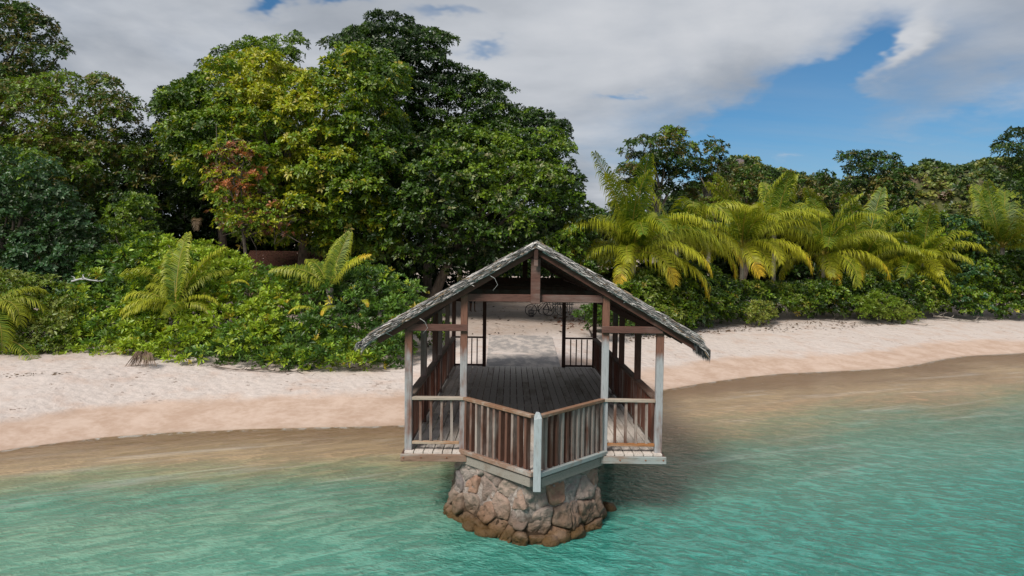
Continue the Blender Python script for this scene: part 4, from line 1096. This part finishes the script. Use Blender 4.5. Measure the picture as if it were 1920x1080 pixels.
palm('palm with bright yellow drooping fronds, centre of the palm row', 1392, 465, 34,
     ring(rr, 4, 8, 3, 3.7) + [(-100, 10, 2.9, 2.2, .95), (-25, 20, 3.9, 1.8, .95), (10, 25, 3.4, 1.5, .6), (-60, 25, 3.0, 1.9, .7)], 53)
palm('palm partly hidden behind the centre palm, only its upper fronds showing', 1452, 440, 39, ring(rr, 4, 6, 0, 3.7), 54)
palm('palm with orange tipped lower fronds, fourth along the row', 1545, 482, 34,
     ring(rr, 4, 9, 4, 3.6) + [(-95, 5, 2.4, 2.2, 1.0), (-30, 20, 3.4, 1.7, .95), (-60, 15, 2.6, 2.0, .9), (5, 15, 3.8, 1.5, .85)], 55)
palm('shaggy palm with ragged yellowing fronds right of the orange tipped one', 1688, 520, 34,
     ring(rr, 3, 7, 5, 2.9) + [(-140, 35, 2.6, 2.0, .95), (170, 30, 3.0, 2.0, .9), (-30, 35, 2.6, 2.2, .6)], 56)
palm('upright green palm rising in front of the hill at the far right', 1728, 492, 33.6, ring(rr, 4, 7, 2, 3.0), 57)
palm('smaller palm squeezed between the orange tipped and the shaggy one', 1618, 490, 36, ring(rr, 4, 6, 2, 3.4), 63)
palm('palm at the right edge with fronds raised above the round leaved bush', 1880, 465, 33.6, ring(rr, 5, 8, 2, 3.2), 58)
palm('young palm with long fronds leaning out of the left hedge', 330, 578, 26,
     [(175, 62, 3.4, 1.5, .25), (165, 35, 2.8, 1.5, .55), (150, 50, 2.4, 1.4, .3), (70, 80, 3.2, .5, .3), (10, 72, 3.0, .8, .3), (40, 62, 2.6, 1.2, .2), (0, 40, 1.9, 1.6, .5), (-10, 30, 1.7, 1.7, .4),
      (-160, 30, 2.1, 1.6, .55), (-120, 40, 1.8, 1.8, .35), (120, 75, 2.8, .9, .2), (100, 60, 2.5, 1.2, .2), (-60, 30, 1.8, 1.7, .2), (200, 20, 1.9, 1.3, .5)], 59)
palm('small palm with one broad upright frond in the middle of the left hedge', 618, 540, 27,
     [(95, 86, 2.4, .35, .2), (60, 80, 2.2, .6, .2), (160, 48, 2.5, 1.4, .3), (20, 62, 2.1, .8, .8), (140, 60, 2.1, 1.2, .25), (175, 40, 2.6, 1.1, .2)], 60)
palm('drooping palm cut by the left edge, hanging over the sand', -20, 585, 24.5,
     [(20, 45, 2.2, 2.2, .3), (-20, 40, 2.4, 2.3, .4), (0, 30, 2.0, 2.3, .3), (-60, 30, 2.2, 2.2, .3), (60, 55, 2.2, 1.7, .2), (170, 40, 2.4, 1.8, .2), (-120, 30, 2.2, 2.1, .2), (-40, 10, 2.6, 1.9, .2)], 61)
palm('small palm with one fan of pale fronds curling over at the left', 95, 610, 25.5, [(60, 75, 1.7, 1.9, .55), (120, 70, 1.7, 2.1, .4), (10, 60, 1.2, 2.2, .5)], 62)

def single_frond(label, name, px, py, depth, az, el, L, bend, yel, dead=False, seed=1, cat='palm frond', z=None):
    rn = np.random.default_rng(seed); p = at(px, py, depth)
    o = link(name, frond_mesh(L, R(el), bend, yel, rn, leafl=.26 * L, npair=34, dead=dead), M_FROND, None, tuple(p)); o.rotation_euler = (0, 0, R(az)); tag(o, label, cat); return o
single_frond('orange yellow frond tip poking out of the hedge, lower middle left', 'palm_frond', 590, 580, 24.8, 190, 25, 1.0, 1.5, 1.0, seed=71)
single_frond('small yellow frond poking out of the hedge left of the roof tip', 'palm_frond', 628, 575, 24.8, -120, 15, .8, 1.7, .9, seed=72)
single_frond('small orange frond tip in the hedge just left of the thatch', 'palm_frond', 680, 565, 25.2, -60, 25, .7, 1.8, .95, seed=73)
single_frond('orange frond tip high in the hedge, right of the leaning palm', 'palm_frond', 430, 532, 25.6, 20, 35, .8, 1.8, 1.0, seed=74)
gp = gpt(40, 690); single_frond('dark fallen frond lying on the sand at the left edge', 'fallen_frond', 25, 640, 23.8, -28, -12, 1.9, .8, .15, seed=75)

def grey_tuft():
    rn = np.random.default_rng(8); p = gpt(272, 686); mb = MB()
    for k in range(60):
        a = rn.uniform(-1.3, 1.3); l = rn.uniform(.3, .75)
        mb.tube([(0, 0, .42), (math.sin(a) * l * .5, -.1, .45 + rn.normal(0, .05)), (math.sin(a) * l, -.25 + rn.normal(0, .08), .03)], [.02, .014, .004], 4)
    o = mb.build('dead_frond_tuft', M_DEAD, None, False, tuple(p)); tag(o, 'grey brown tuft of dead frond at the foot of the left hedge', 'dead frond')
grey_tuft()
single_frond('pale dead frond hanging below the red leaved tree', 'dead_frond', 372, 418, 32, -70, 30, 1.5, 2.2, .5, dead=True, seed=76)

# ------------------------------------------------------------------ far hill with rocks
def build_hill():
    nx, ny = 150, 40
    Xs = np.linspace(40, 420, nx); Ys = np.linspace(170, 330, ny)
    X, Y = np.meshgrid(Xs, Ys)
    ridge_px = np.array([(1200, 420), (1340, 340), (1375, 306), (1400, 308), (1440, 330), (1560, 350), (1690, 335), (1720, 328), (1745, 318), (1775, 326), (1810, 326), (1850, 316), (1920, 318), (2100, 300), (2500, 380)])
    rx = []; rz = []
    for (a, b) in ridge_px:
        p = at(a, b, 262); rx.append(p[0] / (p[1] + 12)); rz.append(p[2] / 262)
    q = X / (Y + 12)
    top = np.interp(q, rx, rz) * (Y + 12)
    f = smooth(170, 255, Y); f2 = 1 - smooth(265, 330, Y) * .5
    Z = np.maximum(0, top) * f * f2 + vnoise(X, Y, 14, 4) * 7 * f
    i = (np.arange(nx - 1)[None] + np.arange(ny - 1)[:, None] * nx).ravel()
    F = np.concatenate([np.stack([i, i + 1, i + nx + 1], 1), np.stack([i, i + nx + 1, i + nx], 1)])
    m, t, bs = new_mat('hill_scrub'); P = t.node('ShaderNodeNewGeometry').outputs['Position']
    n1 = t.noise(P, .06, 5, .6); n2 = t.noise(P, .5, 5, .7)
    c = t.mix(n2, (.035, .05, .015), (.13, .13, .04)); c = t.mix(t.step(n1, .5, .62), c, (.14, .10, .07))
    set_in(t, bs, Base_Color=c, Roughness=.95, Normal=t.bump(n2, 1, 1.5))
    o = link('hill', tri_mesh('hill', np.stack([X, Y, Z], -1).reshape(-1, 3), F), m); tag(o, kind='structure')
    # scrub covering the hill
    rn = np.random.default_rng(9); n_ = 5200
    ii = rn.integers(0, nx - 1, n_); jj = rn.integers(4, 27, n_)
    C = np.stack([X[jj, ii] + rn.normal(0, 1.3, n_), Y[jj, ii] + rn.normal(0, 2, n_), Z[jj, ii] + .3], 1)
    V, Fc, Cc = clump_leaves(C, rn.uniform(.6, 1.9, n_), 4.5, 1.5, .6, 5, [((.035, .07, .02), 1.6), ((.10, .14, .03), 3), ((.22, .23, .05), 2.2), ((.14, .10, .07), .7)], rn, patch=26)
    o = link('hill_scrub', tri_mesh('hill_scrub', V, Fc, Cc), M_LEAF); tag(o, 'green and ochre scrub covering the far hillside', 'scrub', kind='stuff')
    mr = simple_mat('granite', (.12, .10, .11), .9, var=.5, scale=.4)
    for k, (px, py, r_) in enumerate([(1388, 314, 3.9), (1375, 318, 4), (1404, 318, 3.5), (1752, 324, 3.6), (1742, 330, 3)]):
        p = at(px, py, 258); o = link('granite_rock', boulder_mesh(k + 60, (r_, r_ * .8, r_ * .8)), mr, None, tuple(p))
        tag(o, ['large dark rock on the hilltop above the centre palm', 'smaller rock on the left of the hilltop rock', 'smaller rock on the right of the hilltop rock', 'dark boulder on the far ridge at the right',
                'lower boulder beside the one on the far right ridge'][k], 'rock')
build_hill()

# ------------------------------------------------------------------ things in the clearing
M_BLACK = simple_mat('black_rubber', (.015, .015, .017), .6); M_STEEL = simple_mat('dark_steel', (.06, .06, .07), .4, .6)
def bicycle(label, px, depth, ang):
    p = at(px, 575, depth); gz = float(ground_z(p[0], p[1], False))
    root = empty('bicycle', (p[0], p[1], gz), label, 'bicycle', 'bicycles parked at the back of the clearing'); root.rotation_euler = (R(6), 0, R(ang))
    for x in (-.52, .52):
        mb = MB(); n = 24
        mb.tube([(x + .33 * math.cos(a * 2 * math.pi / n), 0, .35 + .33 * math.sin(a * 2 * math.pi / n)) for a in range(n + 1)], .02, 6, False)
        wh = mb.build('wheel', M_BLACK, root, True)
        mb = MB()
        for k in range(10):
            a = k * math.pi / 5; mb.tube([(x, 0, .35), (x + .32 * math.cos(a), 0, .35 + .32 * math.sin(a))], .004, 3)
        mb.build('spokes', M_STEEL, wh)
    mb = MB()
    A, B, Cc, Dd, E_ = (-.52, 0, .35), (-.08, 0, .30), (-.2, 0, .82), (.36, 0, .84), (.52, 0, .35)
    for (a, b) in ((A, B), (A, Cc), (B, Cc), (B, Dd), (Cc, Dd), (Dd, E_)): mb.tube([a, b], .018, 6)
    mb.build('frame', M_STEEL, root, True)
    mb = MB(); mb.tube([(.36, 0, .84), (.33, 0, 1.0)], .015, 6); mb.tube([(.25, -.28, 1.03), (.35, -.1, 1.01), (.35, .1, 1.01), (.25, .28, 1.03)], .013, 6); mb.build('handlebar', M_BLACK, root, True)
    mb = MB(); mb.tube([(-.2, 0, .82), (-.22, 0, .93)], .014, 6); mb.add([(-.38, -.08, .95), (-.38, .08, .95), (-.05, .02, .94), (-.05, -.02, .94), (-.36, -.07, .99), (-.36, .07, .99), (-.06, .015, .97), (-.06, -.015, .97)],
        [(0, 1, 2, 3), (4, 7, 6, 5), (0, 3, 7, 4), (1, 5, 6, 2), (0, 4, 5, 1), (3, 2, 6, 7)]); mb.build('saddle', M_BLACK, root)
    mb = MB(); mb.tube([(-.08, -.1, .30), (-.08, .1, .30)], .05, 8); mb.build('crank', M_STEEL, root)
bicycle('dark bicycle parked under the trees, left of the other one', 1012, 39, 12)
bicycle('dark bicycle parked nearer the pickets, right of the other one', 1036, 39.6, -8)
def bin_():
    p = gpt(996, 594); mb = MB(); n = 12
    for k in range(n):
        a = 2 * math.pi * k / n; mb.tube([(.12 * math.cos(a), .12 * math.sin(a), 0), (.16 * math.cos(a), .16 * math.sin(a), .38)], .012, 4)
    for z, r_ in ((.02, .12), (.2, .14), (.38, .16)): mb.tube([(r_ * math.cos(a * math.pi / 8), r_ * math.sin(a * math.pi / 8), z) for a in range(17)], .014, 4, False)
    o = mb.build('wire_basket', M_STEEL, None, False, tuple(p)); tag(o, 'small dark wire basket standing on the sand in front of the bicycles', 'basket')
bin_()
def fence_():
    p = at(1052, 572, 40.5); gz = float(ground_z(p[0], p[1], False)); root = empty('picket_fence', (p[0], p[1], gz), 'short row of pale grey pickets right of the bicycles', 'fence')
    mt = simple_mat('pale_picket', (.35, .34, .33), .9)
    for k in range(9):
        mb = MB(); mb.box(-.5 + k * .14, -.5 + k * .14 + .05, -.02, .02, 0, .85 + random.uniform(-.1, .1)); mb.build('picket', mt, root)
    mb = MB(); mb.box(-.55, .75, .022, .05, .55, .62); mb.build('rail', mt, root)
fence_()

def person(label, px, depth, seed, shirt, shorts, face=0.0):
    p = at(px, 570, depth); gz = float(ground_z(p[0], p[1], False))
    root = empty('person', (p[0], p[1], gz), label, 'person', None); root.rotation_euler = (0, 0, face)
    J = [((0, 0, .95), .14), ((0, .01, 1.12), .13), ((0, .01, 1.32), .16), ((0, .01, 1.46), .07), ((0, 0, 1.54), .055), ((0, -.01, 1.62), .085), ((0, -.005, 1.72), .08),
         ((-.10, 0, .88), .095), ((-.11, .03, .50), .058), ((-.11, .0, .09), .038), ((-.12, -.15, .03), .035),
         ((.10, 0, .88), .095), ((.12, -.02, .50), .058), ((.13, .05, .09), .038), ((.14, -.10, .03), .035),
         ((-.19, .01, 1.42), .06), ((-.25, .03, 1.15), .042), ((-.25, -.03, .90), .03), ((-.25, -.05, .80), .03),
         ((.19, .01, 1.42), .06), ((.25, .03, 1.15), .042), ((.25, -.03, .90), .03), ((.25, -.05, .80), .03)]
    E_ = [(0, 1), (1, 2), (2, 3), (3, 4), (4, 5), (5, 6), (0, 7), (7, 8), (8, 9), (9, 10), (0, 11), (11, 12), (12, 13), (13, 14), (2, 15), (15, 16), (16, 17), (17, 18), (2, 19), (19, 20), (20, 21), (21, 22)]
    me = bpy.data.meshes.new('body'); me.from_pydata([j[0] for j in J], E_, []); o = link('body', me, None, root)
    mk, t, bs = new_mat('person_skin_and_cloth')
    tc = t.node('ShaderNodeTexCoord'); sp = t.node('ShaderNodeSeparateXYZ'); t.put(sp.inputs[0], tc.outputs['Object']); z = sp.outputs[2]
    c = t.mix(t.math('GREATER_THAN', z, .52), (.16, .085, .055), shorts); c = t.mix(t.math('GREATER_THAN', z, .97), c, shirt); c = t.mix(t.math('GREATER_THAN', z, 1.48), c, (.16, .085, .055))
    set_in(t, bs, Base_Color=c, Roughness=.8); me.materials.append(mk)
    sk = o.modifiers.new('skin', 'SKIN'); sk.use_smooth_shade = True
    for i, j in enumerate(J): me.skin_vertices[0].data[i].radius = (j[1], j[1] * .85)
    me.skin_vertices[0].data[0].use_root = True
    ss = o.modifiers.new('sub', 'SUBSURF'); ss.levels = 1; ss.render_levels = 1
    h = link('hair', boulder_mesh(seed, (.095, .10, .085), 3), M_BLACK, root, (0, .015, 1.72))
person('person in dark shorts standing just right of the inner left post', 887, 40.5, 3, (.03, .03, .04), (.02, .02, .025), R(160))
person('person half hidden behind the inner left post', 878, 41.2, 4, (.10, .05, .04), (.03, .035, .05), R(190))

def parasol():
    p = at(958, 512, 52); gz = float(ground_z(p[0], p[1], False)); h = p[2] - gz + .2
    root = empty('parasol', (p[0], p[1], gz), 'blue parasol glimpsed through the left opening of the gable', 'parasol')
    mb = MB(); mb.tube([(0, 0, 0), (0, 0, h)], .03, 8); mb.build('pole', M_STEEL, root)
    vs = [(0, 0, h)] ; n = 8
    for k in range(n): a = 2 * math.pi * k / n; vs.append((1.1 * math.cos(a), 1.1 * math.sin(a), h - .4))
    o = obj_from('canopy', vs, [(0, 1 + k, 1 + (k + 1) % n) for k in range(n)], simple_mat('blue_cloth', (.02, .08, .3), .8), root)
    s = o.modifiers.new('thick', 'SOLIDIFY'); s.thickness = .01
parasol()

def hut():
    """brownish thatched roof showing over the hedge"""
    p = at(512, 470, 41); gz = float(ground_z(p[0], p[1], False)); h = p[2] - gz
    root = empty('hut', (p[0], p[1], gz), 'hut with red brown roof almost hidden behind the left hedge', 'hut')
    mt, t, bs = new_mat('red_brown_roof'); P = t.node('ShaderNodeNewGeometry').outputs['Position']; n1 = t.noise(P, 14, 5, .75)
    set_in(t, bs, Base_Color=t.mix(t.step(n1, .35, .65), (.05, .018, .012), (.22, .09, .06)), Roughness=.95, Normal=t.bump(n1, 1, .08))
    mb = MB(); mb.box(-1.9, 2.1, .9, 4.5, 0, h - 1.35); mb.build('wall', simple_mat('hut_wall', (.18, .12, .09), .9), root)
    mb = MB(); hw = 2.4; vs = []; nr = 24
    for j in range(nr):
        f0, f1 = j / nr, (j + 1) / nr; z0_ = h - 1.5 * (1 - f0); z1_ = h - 1.5 * (1 - f1)
        mb.add([(-hw, .2 + f0 * 2.5, z0_ + .03), (hw, .2 + f0 * 2.5, z0_ + .03), (hw, .2 + f1 * 2.5, z1_), (-hw, .2 + f1 * 2.5, z1_)], [(0, 1, 2, 3)])
        mb.add([(-hw, 5.2 - f0 * 2.5, z0_ + .03), (-hw, 5.2 - f1 * 2.5, z1_), (hw, 5.2 - f1 * 2.5, z1_), (hw, 5.2 - f0 * 2.5, z0_ + .03)], [(0, 3, 2, 1)])
    mb.build('roof', mt, root)
hut()

def driftwood(label, pts, rad, px, py, seed, nbr=6, mat=M_BARKP, depth=None, name='driftwood'):
    rn = np.random.default_rng(seed); p = gpt(px, py) if depth is None else at(px, py, depth); mb = MB(); L = len(pts)
    mb.tube(pts, [rad * (1 - .6 * i / (L - 1)) for i in range(L)], 7)
    for k in range(nbr):
        i = rn.integers(0, L - 1); a = Vector(pts[i]).lerp(Vector(pts[i + 1]), rn.random()); b = a + Vector((rn.normal(0, .45), rn.normal(0, .3), abs(rn.normal(.1, .12))))
        mb.tube([a, a.lerp(b, .5) + Vector(rn.normal(0, .05, 3)), b], [rad * .45, rad * .3, rad * .1], 5)
    o = mb.build(name, mat, None, True, tuple(p)); tag(o, label, 'driftwood'); return o
driftwood('bare grey branch lying on the sand in front of the round leaved bush', [(-1.6, .3, .35), (-.8, .1, .3), (0, 0, .1), (.9, -.1, .08), (1.9, .2, .2)], .06, 1800, 604, 81, 9)
driftwood('thin forked twig on the sand below the yellow green shrub', [(-.5, .3, .15), (0, 0, .05), (.5, -.3, .03)], .035, 1715, 610, 82, 5, M_BARK)
driftwood('pale bleached branches caught in the left hedge above the curling fronds', [(-.5, 0, .0), (-.1, .05, .12), (.3, 0, .05), (.7, .05, .02)], .045, 158, 528, 83, 9, simple_mat('bleached_wood', (.42, .42, .44), .9), 27.0)
for k_, (qx, qy, lb) in enumerate([(690, 696, 'thin dry roots on the sand below the hedge, nearest the thatched roof tip'), (430, 694, 'thin dry roots on the sand right of the dead frond tuft'),
                                  (1560, 604, 'dry twigs on the sand left of the sprawling yellow green shrub'), (1340, 616, 'dry twigs on the sand left of the low yellow green bush')]):
    driftwood(lb, [(-.7, .15, .12), (-.2, 0, .08), (.3, -.1, .03), (.8, -.05, .02)], .022, qx, qy, 90 + k_, 12, M_BARK, name='dry_twigs')
driftwood('brown exposed roots at the foot of the left hedge', [(-.9, .1, .06), (-.3, 0, .1), (.4, -.1, .03), (.9, 0, .05)], .03, 510, 698, 84, 14, M_BARK, name='exposed_roots')

# leaf and weed litter on the sand
def litter():
    rn = np.random.default_rng(12); P = []; S_ = []; C = []
    def put(n, fx, size, col, clus=None):
        for _ in range(n):
            px, py = fx()
            p = on_z(px, py, .9)
            for _ in range(3): p = on_z(px, py, float(ground_z(p[0], p[1], True)))
            P.append(p + np.array([0, 0, .012])); S_.append(size * rn.uniform(.4, 1.6)); C.append(np.array(col) * rn.uniform(.5, 1.5))
    vl = [(0, 688), (200, 682), (560, 694), (760, 684)]; vr = [(1180, 632), (1300, 620), (1480, 600), (1640, 606), (1920, 604)]
    L1 = lambda a: (lambda x=rn.uniform(a[0][0], a[-1][0]): (x, np.interp(x, [q[0] for q in a], [q[1] for q in a]) + abs(rn.normal(0, 12)) + 1))()
    put(600, lambda: L1([(-60, 700), (200, 696), (560, 704), (760, 694)]), .05, (.14, .09, .055)); put(1300, lambda: L1(vr), .07, (.10, .06, .035))
    put(260, lambda: (rn.uniform(0, 760), rn.uniform(695, 750)), .04, (.10, .075, .06))
    put(900, lambda: (rn.uniform(1130, 1900), rn.uniform(608, 656)), .06, (.085, .06, .05))
    wr = [(1130, 684), (1240, 690), (1320, 697), (1400, 688), (1500, 664), (1600, 656), (1750, 650), (1920, 640)]
    put(520, lambda: (lambda x: (x, np.interp(x, [q[0] for q in wr], [q[1] for q in wr]) + rn.normal(0, 1.6)))(rn.uniform(1130, 1920)), .05, (.07, .05, .04))
    wl = [(0, 768), (300, 755), (560, 750), (760, 752)]
    put(200, lambda: (lambda x: (x, np.interp(x, [q[0] for q in wl], [q[1] for q in wl]) + rn.normal(0, 2.4)))(rn.uniform(0, 760)), .028, (.16, .10, .07))
    put(130, lambda: (rn.uniform(885, 1060), rn.uniform(575, 640)), .07, (.06, .045, .035))
    put(260, lambda: (rn.normal(1075, 22), rn.normal(596, 9)), .10, (.15, .06, .035))
    for (cx, cy, n_) in ((1225, 668, 12), (1290, 668, 60), (1340, 680, 50), (1312, 696, 40), (1394, 640, 14), (1440, 618, 20)):
        put(n_, lambda: (rn.normal(cx, 12), rn.normal(cy, 2.5)), .05, (.05, .04, .035))
    P_, S2, C2 = np.array(P), np.array(S_), np.clip(np.array(C), .01, .6); n = len(P_)
    a = rn.uniform(0, 6.28, n); d = np.stack([np.cos(a), np.sin(a), rn.normal(0, .2, n)], 1); s = np.stack([-np.sin(a), np.cos(a), rn.normal(0, .3, n)], 1) * .4
    up = np.array([0, 0, .25])
    V = np.stack([P_ - d * S2[:, None], P_ + s * S2[:, None] + up * S2[:, None], P_ + d * S2[:, None] + up * S2[:, None], P_ - s * S2[:, None]], 1).reshape(-1, 3)
    i = np.arange(n) * 4; F = np.concatenate([np.stack([i, i + 1, i + 2], 1), np.stack([i, i + 2, i + 3], 1)])
    o = link('leaf_litter', tri_mesh('leaf_litter', V, F, np.repeat(C2, 4, 0)), M_LEAF); tag(o, 'dry leaves and dark weed scattered over the sand', 'leaf litter', kind='stuff')
litter()
